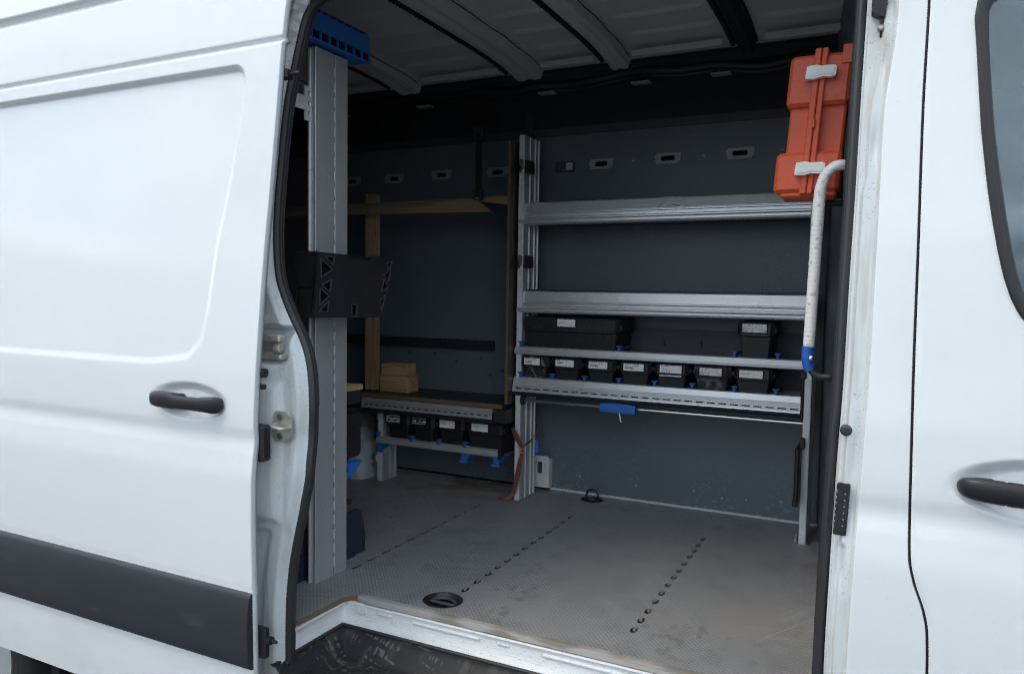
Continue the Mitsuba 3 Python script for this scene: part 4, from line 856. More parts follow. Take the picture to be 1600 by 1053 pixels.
# ------------------------------------------------------------------ storage boxes
def label_mesh(x0, x1, y, z0, z1, slope=0.0, tilt=0.0):
    v = [(x0, y+slope*0.0, z0+tilt*0), (x1, y, z0), (x1, y+slope, z1), (x0, y+slope, z1)]
    v = np.array(v, float)
    c = v.mean(0); d = v-c; ct, st = math.cos(tilt), math.sin(tilt)
    v = c+np.stack([d[:, 0]*ct-d[:, 2]*st, d[:, 1], d[:, 0]*st+d[:, 2]*ct], 1)
    m = trimesh.Trimesh(v, [(0, 1, 2), (0, 2, 3)], process=False)
    return m, np.array([(0, 0), (1, 0), (1, 1), (0, 1)], float)
BOXN = [0]
def storage_box(x0, x1, y0, z0, z1, depth, lid_h, lab, lab_mat, label, body_mat='black_plastic', lab_z=None, tilt=0.0):
    n = BOXN[0]; BOXN[0] += 1
    key = 'storage_box' if n == 0 else 'storage_box_%03d' % n
    tag(key, label, 'storage box', 'black lidded storage boxes')
    i = 0.011
    zl = z1-lid_h
    P = []
    for z, s, f in ((z0, 0.010, 0.006), (zl+0.004, 0.0, 0.0)):
        P += [(x0+i+s, y0+0.012+f, z), (x1-i-s, y0+0.012+f, z), (x1-i-s, y0+depth-f, z), (x0+i+s, y0+depth-f, z), (x0+i+s+0.004, y0+0.008+f, z), (x1-i-s-0.004, y0+0.008+f, z)]
    add(key+'__body', hull(P), body_mat)
    c = 0.014
    def sl(xa, xb, ya, yb, cc): return [(xa, ya+cc), (xa+cc, ya), (xb-cc, ya), (xb, ya+cc), (xb, yb), (xa, yb)]
    lid = hull([(a, b, zl) for a, b in sl(x0+0.006, x1-0.006, y0+0.004, y0+depth, c)]+[(a, b, zl+0.006) for a, b in sl(x0+0.001, x1-0.001, y0, y0+depth+0.004, c)]+[(a, b, z1-0.006) for a, b in sl(x0+0.001, x1-0.001, y0+0.002, y0+depth+0.004, c)]+[(a, b, z1) for a, b in sl(x0+0.005, x1-0.005, y0+0.006, y0+depth, c)])
    add(key+'__lid', lid, body_mat)
    # lower lip of the lid bows out a little
    add(key+'__lid_lip', hull([(x0+0.020, y0-0.003, zl+0.010), (x1-0.020, y0-0.003, zl+0.010), (x0+0.026, y0-0.003, zl+0.002), (x1-0.026, y0-0.003, zl+0.002), (x0+0.016, y0+0.006, zl+0.012), (x1-0.016, y0+0.006, zl+0.012), (x0+0.03, y0+0.006, zl-0.004), (x1-0.03, y0+0.006, zl-0.004)]), body_mat)
    for sx in (x1-0.002, x0-0.006): add(key+'__clasp', cb(sx, sx+0.008, y0+0.02, y0+0.05, zl+0.012, zl+lid_h*0.62, 0.002), 'strip_plastic')
    la, lb, lz0, lz1 = lab
    fr = sbox(la-0.004, lz0-0.003, lb+0.004, lz1+0.003).difference(sbox(la, lz0, lb, lz1))
    add(key+'__label_frame', ext(fr, y0-0.0035, y0+0.002, 'y'), 'black_deep')
    m, uv = label_mesh(la+0.0005, lb-0.0005, y0-0.002, lz0, lz1, 0.001, tilt)
    add(key+'__paper_label', m, lab_mat, uv=uv)
    return key
def bx(pxs, y, ax=1): return [at(p[0], p[1], 1, y)[0] for p in pxs]
lower = [(811, 856, 1, 'first box of the seven at the left rack post, label with a bar code'),
         (862, 907, 2, 'second of the seven small boxes, torn label with handwriting'),
         (914, 962, 1, 'third of the seven small boxes, yellowish bar code label'),
         (966, 1017, 1, 'fourth and middle of the seven small boxes, clean bar code label'),
         (1022, 1076, 5, 'fifth of the seven small boxes, oversized densely printed label'),
         (1083, 1142, 4, 'dusty box with a blotched label, sixth of the seven'),
         (1146, 1208, 3, 'last of the seven small boxes, next to the empty tray end')]
lab_px = [((819, 557), (844, 570)), ((868, 561), (897, 571)), ((920, 564), (949, 576)), ((974, 567), (1006, 580)), ((1031, 569), (1065, 586)), ((1093, 572), (1128, 586)), ((1155, 577), (1192, 592))]
BY = 1.520
def dusty(p, n, uv):
    return mix((0.026, 0.026, 0.028), (0.20, 0.19, 0.17), smoothstep(0.42, 0.72, fbm(p.x*45, p.y*45, p.z*30, 4))*0.75)
bs('dusty_plastic', pr(proc(dusty), 0.65, 0, 0.3))
def scratched(p, n, uv):
    return mix((0.026, 0.026, 0.028), (0.22, 0.22, 0.22), smoothstep(0.64, 0.70, noise(p.x*110+p.z*60, p.y*40, p.z*26))*0.7)
bs('scratched_plastic', pr(proc(scratched), 0.5, 0, 0.4))
for (a, b, kind, lab), (l0, l1) in zip(lower, lab_px):
    x0, x1 = at(a, 565, 1, BY)[0], at(b, 570, 1, BY)[0]
    zt = 1.371
    q0, q1 = at(l0[0], l0[1], 1, BY), at(l1[0], l1[1], 1, BY)
    storage_box(x0, x1, BY, 1.2705, zt, 0.22, 0.047, (q0[0], q1[0], zt-0.0375 if kind != 5 else zt-0.050, zt-0.005 if kind == 5 else zt-0.007), 'label_print_%d' % kind, lab, 'dusty_plastic' if kind == 4 else ('scratched_plastic' if a == 811 else 'black_plastic'))
x0, x1 = at(816, 505, 1, BY)[0], at(967, 510, 1, BY)[0]
q0, q1 = at(871, 498, 1, BY), at(899, 511, 1, BY)
storage_box(x0, x1, BY, 1.393, 1.545, 0.22, 0.062, (q0[0], q1[0], 1.506, 1.538), 'label_print_3', 'extra wide low box alone at the left of the upper tray')
x0, x1 = at(1152, 505, 1, BY)[0], at(1210, 510, 1, BY)[0]
q0, q1 = at(1160, 506, 1, BY), at(1198, 520, 1, BY)
storage_box(x0, x1, BY, 1.393, 1.550, 0.22, 0.055, (q0[0], q1[0], 1.510, 1.543), 'label_print_4', 'single tall box near the right end of the upper tray')

# ================================================================== rear rack with worktop
tag('storage_rack_001', 'low rear rack with black worktop left of the plywood panel', 'storage rack')
K = 'storage_rack_001'
add(K+'__worktop', cat(cb(-2.92, -1.497, 1.455, WALL-0.004, 1.136, 1.152, 0.001)), 'ply_black'); tag(K+'__worktop', 'black plywood worktop')
add(K+'__worktop__bare_edge', cb(-2.92, -1.497, 1.4525, 1.4548, 1.137, 1.151, 0.0003), 'ply_edge')
add(K+'__worktop_lip', cb(-2.92, -1.497, 1.452, 1.456, 1.150, 1.156, 0), 'ply_edge')
xl, xr_ = -2.255, -1.545
sl = sbox(xl, 1.090, xr_, 1.118)
for i in range(20): sl = sl.difference(sbox(xl+0.012+0.0345*i, 1.100, xl+0.034+0.0345*i, 1.105))
add(K+'__slotted_rail', cat(ext(sl, 1.448, 1.451, 'y'), rail(xl, xr_, [(1.470, 1.134), (1.452, 1.134), (1.447, 1.128), (1.447, 1.116), (1.470, 1.116)]), rail(xl, xr_, [(1.451, 1.094), (1.444, 1.093), (1.444, 1.088), (1.451, 1.086)])), 'aluminium')
add(K+'__slot_shade_web', cb(xl, xr_, 1.458, 1.47, 1.076, 1.134, 0), 'black_deep')  # black sheet behind the slots, shade given as colour
add(K+'__lower_lip', rail(xl, xr_, [(1.47, 1.088), (1.452, 1.088), (1.449, 1.082), (1.455, 1.066), (1.47, 1.062), (1.50, 1.062), (1.50, 1.07)]), 'strip_plastic')
add(K+'__worktop_end', cb(xr_, -1.478, 1.46, 1.72, 1.070, 1.134, 0.004), 'strip_plastic')
add(K+'__bracket', cb(-2.40, -2.27, 1.47, 1.60, 1.07, 1.135, 0.01), 'black_plastic')
add(K+'__rail_stub', rail(-2.60, -2.36, [(1.50, 1.12), (1.48, 1.12), (1.475, 1.10), (1.48, 1.085), (1.50, 1.08)]), 'aluminium_brushed')
post(K+'__leg', -2.205, -2.175, 1.512, 1.63, FZ, 1.075)
add(K+'__leg_clamp', cat(cb(-2.224, -2.203, 1.50, 1.54, 0.815, 0.85, 0.004), cyl((-2.218, 1.495, 0.835), (-2.218, 1.51, 0.835), 0.012, 8), cyl((-2.218, 1.495, 0.80), (-2.218, 1.51, 0.80), 0.009, 8)), 'zinc')
add(K+'__tray_rail', rail(-2.200, -1.535, [(1.52, 0.944), (1.505, 0.944), (1.492, 0.938), (1.486, 0.918), (1.488, 0.912), (1.52, 0.912)]), 'aluminium_brushed')
add(K+'__tray_deck', cb(-2.20, -1.49, 1.52, WALL-0.02, 0.915, 0.925, 0), 'panel_dark')
add(K+'__tray_end', cat(hull([(-1.535, 1.492, 0.90), (-1.535, 1.492, 1.00), (-1.535, 1.70, 0.90), (-1.535, 1.70, 1.04), (-1.518, 1.492, 0.90), (-1.518, 1.492, 1.00), (-1.518, 1.70, 0.90), (-1.518, 1.70, 1.04), (-1.518, 1.51, 1.01)])), 'black_plastic')
add(K+'__tray_end', hull([(-2.215, 1.50, 0.92), (-2.215, 1.50, 1.02), (-2.215, 1.70, 0.92), (-2.215, 1.70, 1.04), (-2.20, 1.50, 0.92), (-2.20, 1.50, 1.02), (-2.20, 1.70, 0.92), (-2.20, 1.70, 1.04)]), 'black_plastic')
for x in (-2.195, -2.000, -1.845, -1.708): divider(K+'__divider', x, 0.940, 1.500, 1.1)
def hook(key, x, z, y=1.50):
    m = hull([(x-0.006, y, z), (x+0.05, y, z), (x+0.05, y+0.10, z), (x-0.006, y+0.10, z), (x, y, z-0.030), (x+0.018, y, z-0.036), (x+0.018, y+0.02, z-0.036), (x+0.04, y+0.10, z-0.012)])
    return add(key, cat(m, cb(x-0.010, x+0.026, y-0.006, y+0.012, z-0.046, z-0.034, 0.002)), 'blue_plastic')
for x in (-2.195, -1.725, -1.558): k = hook(K+'__support_hook', x, 0.911)
tag(K+'__support_hook', 'blue plastic hook under the tray')
RY_ = 1.492
for (a, b, l0, l1, mat, lab, kind) in ((602, 639, (604, 646), (625, 657), 'label_marker', 'box with a hand-lettered label, leftmost on the rear rack tray', 0), (642, 678, (644, 650), (666, 662), 'label_marker_dark', 'box with white-on-black scribbled label, second on the rear rack', 0),
     (683, 724, (687, 655), (711, 667), 'label_print_3', 'plain-labelled box, third on the rear rack tray', 0), (727, 784, (737, 660), (763, 674), 'label_print_3', 'widest box of the rear rack tray, by the red strap', 0)):
    x0, x1 = at(a, 660, 1, RY_)[0], at(b, 660, 1, RY_)[0]
    q0, q1 = at(*l0, 1, RY_), at(*l1, 1, RY_)
    storage_box(x0, x1, RY_, 0.926, 1.062, 0.20, 0.056, (q0[0], q1[0], 1.020, 1.055), mat, lab)
# plywood divider beside the tall rack
k = add('plywood_panel', cb(-1.492, -1.478, 1.468, WALL-0.003, 1.1565, 2.305, 0.0005), 'ply_black'); tag('plywood_panel', 'thin dark plywood panel standing upright between the two racks', 'plywood panel')
add('plywood_panel__bare_edge', cb(-1.491, -1.479, 1.4652, 1.4678, 1.157, 2.30, 0.0003), 'ply_edge')
# timber beam, bracket, folding arm
tp, bt = [at(p[0], p[1], 1, 1.50) for p in ((445, 326), (800, 308))], [at(p[0], p[1], 1, 1.50) for p in ((445, 338), (800, 331))]
add('timber_beam', cat(hull([(-2.95, 1.495, 2.022), (-2.95, 1.495, 2.066), (-1.494, 1.495, 2.004), (-1.494, 1.495, 2.066), (-2.95, 1.515, 2.022), (-2.95, 1.515, 2.066), (-1.494, 1.515, 2.004), (-1.494, 1.515, 2.066)])), 'timber_long'); tag('timber_beam', 'rough horizontal wooden board at the left of the plywood panel', 'timber board')
spl = []
for i in range(26):
    x = -1.60+0.0042*i; h = rng.uniform(0.004, 0.014)
    spl.append(hull([(x, 1.496, 2.064), (x+0.005, 1.496, 2.064), (x+0.002+rng.uniform(-.002, .002), 1.498, 2.066+h), (x, 1.502, 2.064), (x+0.005, 1.502, 2.064)]))
k = add('timber_beam__splinters', cat(*spl), 'timber_long'); tag(k, kind='stuff')
add('shelf_gusset', ext([(-1.640, 2.050), (-1.494, 2.028), (-1.494, 1.965), (-1.50, 1.955)], 1.478, 1.488, 'y'), 'black_plastic'); tag('shelf_gusset', 'black triangular steel gusset under the wooden board', 'bracket')
add('folding_arm', cat(cb(-1.650, -1.622, 1.462, 1.476, 2.070, 2.335, 0.004), ext(sbox(-1.644, 2.09, -1.628, 2.32).buffer(0.004), 1.459, 1.464, 'y')), 'black_plastic'); tag('folding_arm', 'black folding arm hanging above the wooden board', 'folding arm')
add('folding_arm__end_fork', cat(cb(-1.660, -1.646, 1.452, 1.482, 2.315, 2.372, 0.004), cb(-1.626, -1.612, 1.452, 1.482, 2.315, 2.372, 0.004), cb(-1.650, -1.622, 1.458, 1.48, 2.34, 2.375, 0.004)), 'strip_plastic')
add('folding_arm__end_fork', cat(cb(-1.656, -1.645, 1.452, 1.482, 2.055, 2.098, 0.004), cb(-1.627, -1.616, 1.452, 1.482, 2.055, 2.098, 0.004)), 'strip_plastic')
add('folding_arm__pin', tube([(-1.636, 1.482, 2.060), (-1.636, 1.452, 2.060), (-1.636, 1.448, 2.060)], [0.006, 0.006, 0.003], 10), 'chrome_rod', smooth=True)
# timber post and blocks on the worktop
add('timber_post', hull([(-2.315, 1.555, 1.1565), (-2.254, 1.555, 1.1565), (-2.315, 1.590, 1.1565), (-2.254, 1.590, 1.1565), (-2.318, 1.555, 2.122), (-2.255, 1.555, 2.115), (-2.318, 1.590, 2.122), (-2.255, 1.590, 2.115)]), 'timber'); tag('timber_post', 'pale wooden post standing on the black worktop', 'timber post')
add('timber_block', cb(-2.234, -2.068, 1.565, 1.66, 1.1525, 1.232, 0.003), 'timber_block_wood'); tag('timber_block', 'lower of two stacked wooden blocks on the worktop', 'timber block')
add('timber_block_001', cb(-2.234, -2.083, 1.575, 1.66, 1.2325, 1.290, 0.003), 'timber_block_wood'); tag('timber_block_001', 'upper of two stacked wooden blocks by the wooden post', 'timber block')
# red strap round the rack post
def strap(path, w, t=0.0015):
    p = spline(path, 40); tv = np.gradient(p, axis=0); tv /= np.linalg.norm(tv, axis=1, keepdims=True)
    side = np.cross(tv, [0.25, 1.0, 0.15]); side /= np.linalg.norm(side, axis=1, keepdims=True)
    nrm = np.cross(side, tv)
    ww = np.interp(np.linspace(0, 1, 40), np.linspace(0, 1, len(w)), w)[:, None]
    rows = [p-side*ww/2-nrm*t, p-side*ww/2+nrm*t, p+side*ww/2+nrm*t, p+side*ww/2-nrm*t, p-side*ww/2-nrm*t]
    return grid(rows)
A = [at(a, b, 1, 1.505) for a, b in ((801, 668), (806, 680), (812, 692), (817, 703))]
B = [at(a, b, 1, 1.505) for a, b in ((817, 704), (812, 722), (808, 745), (803, 766), (799, 775))]+[np.array([-1.50, 1.49, FZ+0.006]), np.array([-1.535, 1.50, FZ+0.005])]
C = [at(817, 703, 1, 1.505), np.array([-1.425, 1.52, 0.965]), np.array([-1.418, 1.60, 0.985]), np.array([-1.43, 1.70, 1.03])]
tag('lashing_strap', 'red webbing strap tied round the left post of the tall rack', 'strap')
add('lashing_strap__webbing', cat(strap(A, [0.016, 0.030, 0.026, 0.010]), strap(B, [0.010, 0.020, 0.026, 0.022, 0.018, 0.016]), strap(C, [0.010, 0.014, 0.016, 0.018])), 'red_webbing', smooth=30)
q = at(817, 704, 1, 1.500)
add('lashing_strap__buckle', cat(tube([q+[-0.012, 0, 0.006], q+[0.012, 0, 0.010], q+[0.016, 0, -0.006], q+[-0.010, 0, -0.010], q+[-0.012, 0, 0.006]], 0.003, 8)), 'zinc_old')
add('lashing_strap__blue_tab', hull([(-1.405, 1.60, 0.92), (-1.385, 1.60, 0.93), (-1.40, 1.60, 0.985), (-1.388, 1.60, 0.99), (-1.405, 1.61, 0.92), (-1.385, 1.61, 0.93), (-1.40, 1.61, 0.985)]), 'blue_plastic')

# ================================================================== near rack: end frame seen by the doorway
tag('storage_rack_002', 'rack behind the doorway pillar, broad aluminium end upright with blue cap', 'storage rack')
K = 'storage_rack_002'
x1 = -1.585
sec = Polygon([(x1-0.030, 0.345), (x1-0.012, 0.341), (x1-0.010, 0.350), (x1-0.007, 0.350), (x1-0.006, 0.341), (x1, 0.341), (x1, 0.427), (x1-0.004, 0.429), (x1-0.004, 0.433), (x1, 0.435), (x1, 0.493), (x1-0.030, 0.493)])
k = add(K+'__upright', ext(sec, FZ, 2.385, 'z'), 'aluminium_brushed'); tag(k, 'broad aluminium upright beside the doorway')
sl = Polygon([(0.4285, FZ+0.01), (0.4335, FZ+0.01), (0.4335, 2.38), (0.4285, 2.38)])
st = [cb(x1-0.0032, x1+0.0004, 0.4284, 0.4336, z, z+0.030, 0.0003) for z in np.arange(FZ+0.03, 2.36, 0.046)]
add(K+'__upright__groove_shade_strip', cb(x1-0.0042, x1-0.0032, 0.4285, 0.4335, FZ+0.005, 2.38, 0), 'black_deep')  # black strip, colours in the shade of the groove
kk = add(K+'__upright__slot_bridges', cat(*st), 'aluminium_face'); tag(kk, kind='stuff')
add(K+'__upright__front_lip', cat(cyl((x1-0.021, 0.338, FZ+0.002), (x1-0.021, 0.338, 2.38), 0.006, 12), cb(x1-0.0045, x1+0.001, 0.3395, 0.343, FZ, 2.385, 0.0008)), 'aluminium', smooth=30)
# blue end cap of the top shelf
cp = [(0.27, 2.395), (0.262, 2.42), (0.262, 2.468), (0.285, 2.492), (0.55, 2.492), (0.578, 2.478), (0.584, 2.45), (0.584, 2.412), (0.57, 2.393)]
cp = Polygon([(0.25, 2.402), (0.245, 2.42), (0.245, 2.478), (0.27, 2.492), (0.56, 2.492), (0.578, 2.482), (0.582, 2.465), (0.582, 2.412), (0.572, 2.395), (0.28, 2.395)])
tag(K+'__end_cap', 'blue plastic shelf end cap on top of the upright')
add(K+'__end_cap', cat(ext(cp, -1.625, -1.568, 'x'), ext(cp.buffer(-0.004).intersection(sbox(0, 2.4275, 1, 2.6)), -1.568, -1.560, 'x'),
    ext(sbox(0.247, 2.3945, 0.578, 2.3985), -1.568, -1.560, 'x'), *[ext(sbox(0.255+0.040*i, 2.3945, 0.260+0.040*i, 2.4285), -1.568, -1.5605, 'x') for i in range(9)],
    ext(sbox(0.247, 2.4240, 0.580, 2.4285), -1.568, -1.556, 'x')), 'blue_plastic', smooth=20)
add(K+'__end_cap__cells', ext(sbox(0.25, 2.399, 0.576, 2.4238), -1.5705, -1.5665, 'x'), 'black_deep')
add(K+'__end_cap__top_seam', cat(*[cb(-1.562, -1.5585, 0.27+0.036*i, 0.296+0.036*i, 2.478, 2.484, 0.0005) for i in range(8)]), 'black_deep')
# lower side panel with holes, box, hooks, worktop end
pn = Polygon([(0.16, FZ+0.001), (0.605, FZ+0.001), (0.612, FZ+0.012), (0.659, FZ+0.004), (0.660, 0.79), (0.640, 0.868), (0.625, 0.882), (0.16, 0.882)])
for y, z in [(0.32+0.026*i, 0.745+0.012*(i % 2)) for i in range(4)]+[(0.33+0.025*i, 0.80) for i in range(3)]+[(0.30, 0.76), (0.27, 0.77), (0.25, 0.80), (0.645, 0.745), (0.645, 0.758), (0.643, 0.80), (0.592, 0.735)]:
    pn = pn.difference(Point(y, z).buffer(0.0045, 6))
add(K+'__side_panel', ext(pn, -1.646, -1.634, 'x'), 'perf_panel'); tag(K+'__side_panel', 'dark blue drilled side panel standing on the floor')
add(K+'__side_panel__back', cb(-1.662, -1.648, 0.17, 0.65, FZ+0.001, 0.872, 0.001), 'black_deep')
add(K+'__shelf', cat(cb(-2.9, -1.66, 0.16, 0.62, 0.90, 0.915, 0.002)), 'ply_black')
add(K+'__worktop', cat(cb(-2.9, -1.635, 0.16, 0.645, 1.303, 1.322, 0.001)), 'timber_block_wood'); tag(K+'__worktop', 'bare plywood shelf end behind the upright')
add(K+'__worktop_rail', cat(cb(-2.9, -1.640, 0.17, 0.640, 1.255, 1.3025, 0.003)), 'strip_plastic')
add(K+'__tray', cat(cb(-2.9, -1.66, 0.16, 0.60, 1.055, 1.066, 0.001)), 'panel_dark')
add(K+'__support_hook', cat(hull([(-1.66, 0.56, 1.055), (-1.63, 0.56, 1.055), (-1.66, 0.64, 1.055), (-1.63, 0.64, 1.055), (-1.65, 0.56, 1.018), (-1.63, 0.56, 1.014), (-1.63, 0.60, 1.022)]), cb(-1.655, -1.626, 0.545, 0.575, 1.008, 1.022, 0.002)), 'blue_plastic')
add(K+'__support_hook', cat(hull([(-1.66, 0.30, 1.02), (-1.63, 0.30, 1.02), (-1.66, 0.36, 1.02), (-1.63, 0.36, 1.02), (-1.65, 0.31, 0.98), (-1.63, 0.34, 0.985)])), 'blue_plastic')
n = BOXN[0]; BOXN[0] += 1
kb = 'storage_box_%03d' % n
tag(kb, 'rounded dark box seen end-on behind the aluminium upright', 'storage box', 'black lidded storage boxes')
add(kb+'__body', ext(sbox(0.40, 1.070, 0.640, 1.170).buffer(-0.02).buffer(0.02), -1.95, -1.64, 'x'), 'black_plastic')
add(kb+'__lid', ext(sbox(0.39, 1.172, 0.646, 1.222).buffer(-0.018).buffer(0.018), -1.96, -1.632, 'x'), 'black_plastic')
# slotted white bracket near the top of the upright
bp = sbox(0.24, 2.190, 0.335, 2.232).union(sbox(0.310, 2.160, 0.338, 2.262))
for z in (2.175, 2.205, 2.235): bp = bp.difference(sbox(0.322, z, 0.341, z+0.014))
add(K+'__bracket', ext(bp, -1.604, -1.598, 'x'), 'white_steel'); tag(K+'__bracket', 'white slotted steel bracket near the top of the upright')
# document tray hung on the upright
tag('document_tray', 'black plastic document tray hung on the aluminium upright', 'document tray')
def dt(px, py, x): q = at(px, py, 0, x); return (q[1], q[2])
XF, XB = -1.500, -1.584
front = Polygon([dt(497, 394, XF), dt(543, 398, XF), dt(546, 405, XF), dt(578, 408, XF), dt(585, 399.5, XF), dt(616, 402, XF), dt(613, 418, XF), dt(599, 496, XF), dt(490, 496, XF)])
def hp(*pts): return Polygon([dt(a, b, XF) for a, b in pts])
cut = [hp((505, 400), (521, 402), (520, 414)), hp((500, 404), (518, 421), (501, 434)), hp((517, 437), (515, 456), (501, 446)), hp((499, 450), (513, 463), (498, 477)), hp((513, 470), (511, 487), (497, 487)), hp((548, 476), (557, 476), (556, 495), (549, 495)),
       hp((604, 411), (612, 409), (606, 424)), hp((610, 420), (606, 441), (598, 430)), hp((599, 437), (605, 449), (595, 456)), hp((601, 461), (595, 487), (593, 470))]
fr = front
for c in cut: fr = fr.difference(c)
add('document_tray__front', ext(fr, XF-0.004, XF+0.002, 'x'), 'black_plastic')
add('document_tray__front__recess', ext(front.buffer(-0.003), XF-0.016, XF-0.012, 'x'), 'black_deep')
for c in cut: add('document_tray__front__rib', ext(c.exterior.buffer(0.0016).intersection(front), XF+0.0005, XF+0.0042, 'x'), 'rib_glint_ring_grey')
f0, f1 = dt(497, 394, XF), dt(490, 496, XF)
b0, b1 = dt(470, 391, XB+0.0), dt(481, 497, XB)
yA0, yA1 = f0[0], f1[0]
side = []
sideP = [(XF, yA0, f0[1]), (XB, yA0-0.012, f0[1]+0.004), (XB, yA1+0.012, f1[1]), (XF, yA1, f1[1])]
def slab(P, d): return hull([np.array(p) for p in P]+[np.array(p)+d for p in P])
zmid = 1.655
add('document_tray__side', cat(slab([(XF, yA0, f0[1]), (XB, yA0-0.004, f0[1]+0.003), (XB, yA0+0.002, zmid), (XF, yA0+0.004, zmid)], np.array([0, 0.004, 0])), slab([(XF, yA0+0.007, zmid), (XB+0.012, yA0+0.006, zmid), (XB+0.016, yA1+0.003, f1[1]), (XF, yA1, f1[1])], np.array([0, 0.004, 0])), cb(XB, XF+0.001, yA0-0.005, yA0+0.004, f0[1]-0.006, f0[1]+0.003, 0.001)), 'black_plastic')
g0, g1 = dt(616, 402, XF), dt(599, 496, XF)
add('document_tray__side', slab([(XF, g0[0], g0[1]), (XB, g0[0], g0[1]), (XB, g1[0], g1[1]), (XF, g1[0], g1[1])], np.array([0, -0.004, 0])), 'black_plastic')
add('document_tray__base', cb(XB, XF, yA1, g1[0], f1[1]-0.002, f1[1]+0.003, 0.001), 'black_plastic')
add('document_tray__back', ext(Polygon([dt(472, 391, XB)[:1]+(f0[1]+0.003,), (g0[0], g0[1]), (g1[0], g1[1]), (yA1, f1[1])]), XB+0.0005, XB+0.004, 'x'), 'black_plastic')

# ================================================================== tool case on the bulkhead
tag('tool_case', 'orange-red plastic case with two white latches hung high on the bulkhead', 'tool case')
def case_half(xa, xb, zt, zb, yf, tb):
    """one half shell of the case: two thick ends and a waisted middle; local lean applied later"""
    return None
CY = 0.97
def shell(x0, x1, side):
    P = []
    t = 0.012
    top = cb(x0, x1, CY, CY+0.13, 2.222, 2.372, 0.010)
    mid = cb(x0+(0.012 if side < 0 else 0.0), x1-(0.004 if side > 0 else 0.0), CY+0.024, CY+0.13, 2.06, 2.23, 0.006)
    bot = cb(x0-(0.010 if side < 0 else 0), x1, CY-0.004, CY+0.13, 1.965, 2.085, 0.010)
    return cat(top, mid, bot)
CASE_AT, CASE_S = np.array([-0.1875, 0.50, 1.900]), 0.81       # foot of the seam, size factor of the drawn case
def lean_case(m):
    v = np.array(m.vertices)-[-0.222, 0.97, 1.958]
    v = v*CASE_S
    v[:, 0] += v[:, 2]*0.075
    return trimesh.Trimesh(v+CASE_AT, m.faces, process=False)
xs_ = -0.222
add('tool_case__shell', lean_case(shell(-0.310, xs_-0.003, -1)), 'orange_plastic')
add('tool_case__shell', lean_case(shell(xs_+0.003, -0.136, 1)), 'orange_plastic')
seam = cat(cb(xs_-0.020, xs_-0.001, CY-0.012, CY+0.13, 1.958, 2.386, 0.003), cb(xs_+0.001, xs_+0.017, CY-0.012, CY+0.13, 1.958, 2.386, 0.003))
add('tool_case__seam_rib', lean_case(seam), 'orange_plastic')
add('tool_case__catch', lean_case(cb(xs_-0.006, xs_+0.004, CY-0.022, CY-0.010, 2.150, 2.178, 0.003)), 'orange_plastic')
add('tool_case__corner_tab', lean_case(cb(-0.166, -0.132, CY-0.006, CY+0.002, 2.335, 2.390, 0.002)), 'orange_plastic')
def latch(z):
    a = [(xs_-0.034, z+0.016), (xs_-0.010, z+0.018), (xs_+0.012, z+0.012), (xs_+0.036, z+0.014), (xs_+0.044, z+0.010), (xs_+0.044, z-0.012), (xs_+0.034, z-0.016), (xs_+0.010, z-0.013), (xs_-0.012, z-0.018), (xs_-0.036, z-0.016)]
    return cat(ext(Polygon(a).buffer(0.002), CY-0.030, CY-0.010, 'y'), ext(Polygon(a).buffer(-0.004), CY-0.033, CY-0.029, 'y'), cb(xs_-0.034, xs_+0.04, CY-0.031, CY-0.028, z+0.010, z+0.016, 0.001))
for z in (2.312, 2.032): add('tool_case__latch', lean_case(latch(z)), 'white_plastic', smooth=20)
tag('tool_case__latch', 'white plastic latch')
add('tool_case__base_shadow_ledge', lean_case(cb(-0.30, -0.14, CY+0.004, CY+0.128, 1.950, 1.968, 0.006)), 'orange_plastic')
add('case_holder', cat(cb(-0.126, -0.108, 0.53, 0.61, 1.884, 1.892, 0.002), cb(-0.150, -0.112, 0.607, 0.62, 1.88, 2.22, 0.003), cb(-0.16, -0.112, 0.58, 0.60, 1.884, 1.892, 0.001)), 'black_plastic')
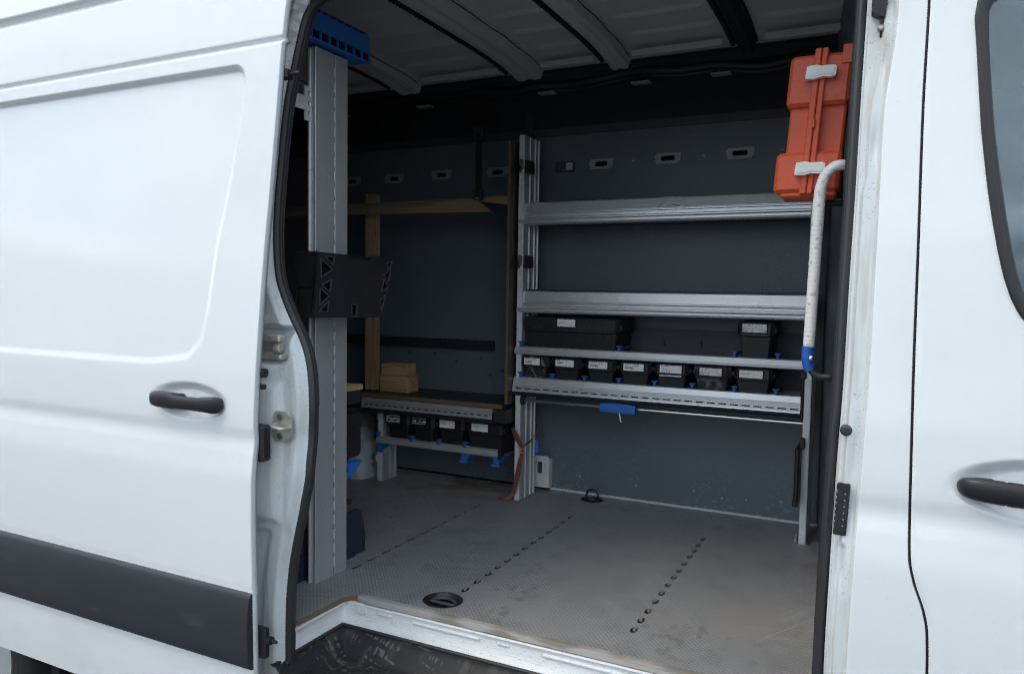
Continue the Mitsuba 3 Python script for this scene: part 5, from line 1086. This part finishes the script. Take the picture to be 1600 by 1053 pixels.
tag('case_holder', 'black bracket carrying the orange-red case on the bulkhead', 'bracket')

# ================================================================== wrapped cable
tag('wrapped_cable', 'white wrapped cable with blue tape running down beside the right rack post', 'cable')
HY = 0.46
hp_ = [at(a, b, 1, HY) for a, b in ((1321, 256), (1308, 259), (1295, 268), (1286, 283), (1281, 304), (1278, 340), (1273, 410), (1268, 480), (1263, 545))]
hp_[0] = hp_[0]+np.array([0.004, 0.03, 0.0])
add('wrapped_cable__sleeve', tube(spline(hp_, 70), np.interp(np.linspace(0, 1, 70), [0, 0.1, 0.3, 1], [0.0118, 0.0125, 0.0140, 0.0130]), 16), 'white_wrap', smooth=50)
tp_ = [at(a, b, 1, HY) for a, b in ((1263, 541), (1261.5, 555), (1262, 568), (1265.5, 579))]
add('wrapped_cable__tape', tube(spline(tp_, 20), np.interp(np.linspace(0, 1, 20), [0, 0.5, 1], [0.0142, 0.0138, 0.0110]), 16), 'blue_tape', smooth=50)
q = at(1264, 561, 1, HY-0.018)
add('wrapped_cable__tape_flap', hull([q+[0.0, 0, 0.0], q+[0.008, -0.002, 0.007], q+[0.006, 0.004, -0.004], q+[0.001, 0.004, 0.008], q+[0.003, -0.003, 0.001]]), 'white_plastic')
cp_ = [at(a, b, 1, HY) for a, b in ((1263, 570), (1267, 579), (1275, 586), (1285, 589), (1295, 589))]+[at(1304, 588, 1, HY+0.02)]
add('wrapped_cable__cable', tube(spline(cp_, 30), 0.0078, 12), 'black_rubber', smooth=50)
# flat black holder clipped to the right post
h0, h1 = at(1244, 692, 1, 1.46), at(1257, 780, 1, 1.46)
tag('tablet_holder', 'flat black holder clipped low on the right rack post', 'holder')
add('tablet_holder__body', cb(-0.281, -0.264, 1.43, 1.58, 0.893, 1.095, 0.005), 'black_plastic')
add('tablet_holder__base', cb(-0.284, -0.264, 1.425, 1.50, 0.880, 0.903, 0.004), 'black_plastic')
add('tablet_holder__clip', cb(-0.268, -0.252, 1.47, 1.52, 1.085, 1.125, 0.004), 'rust')
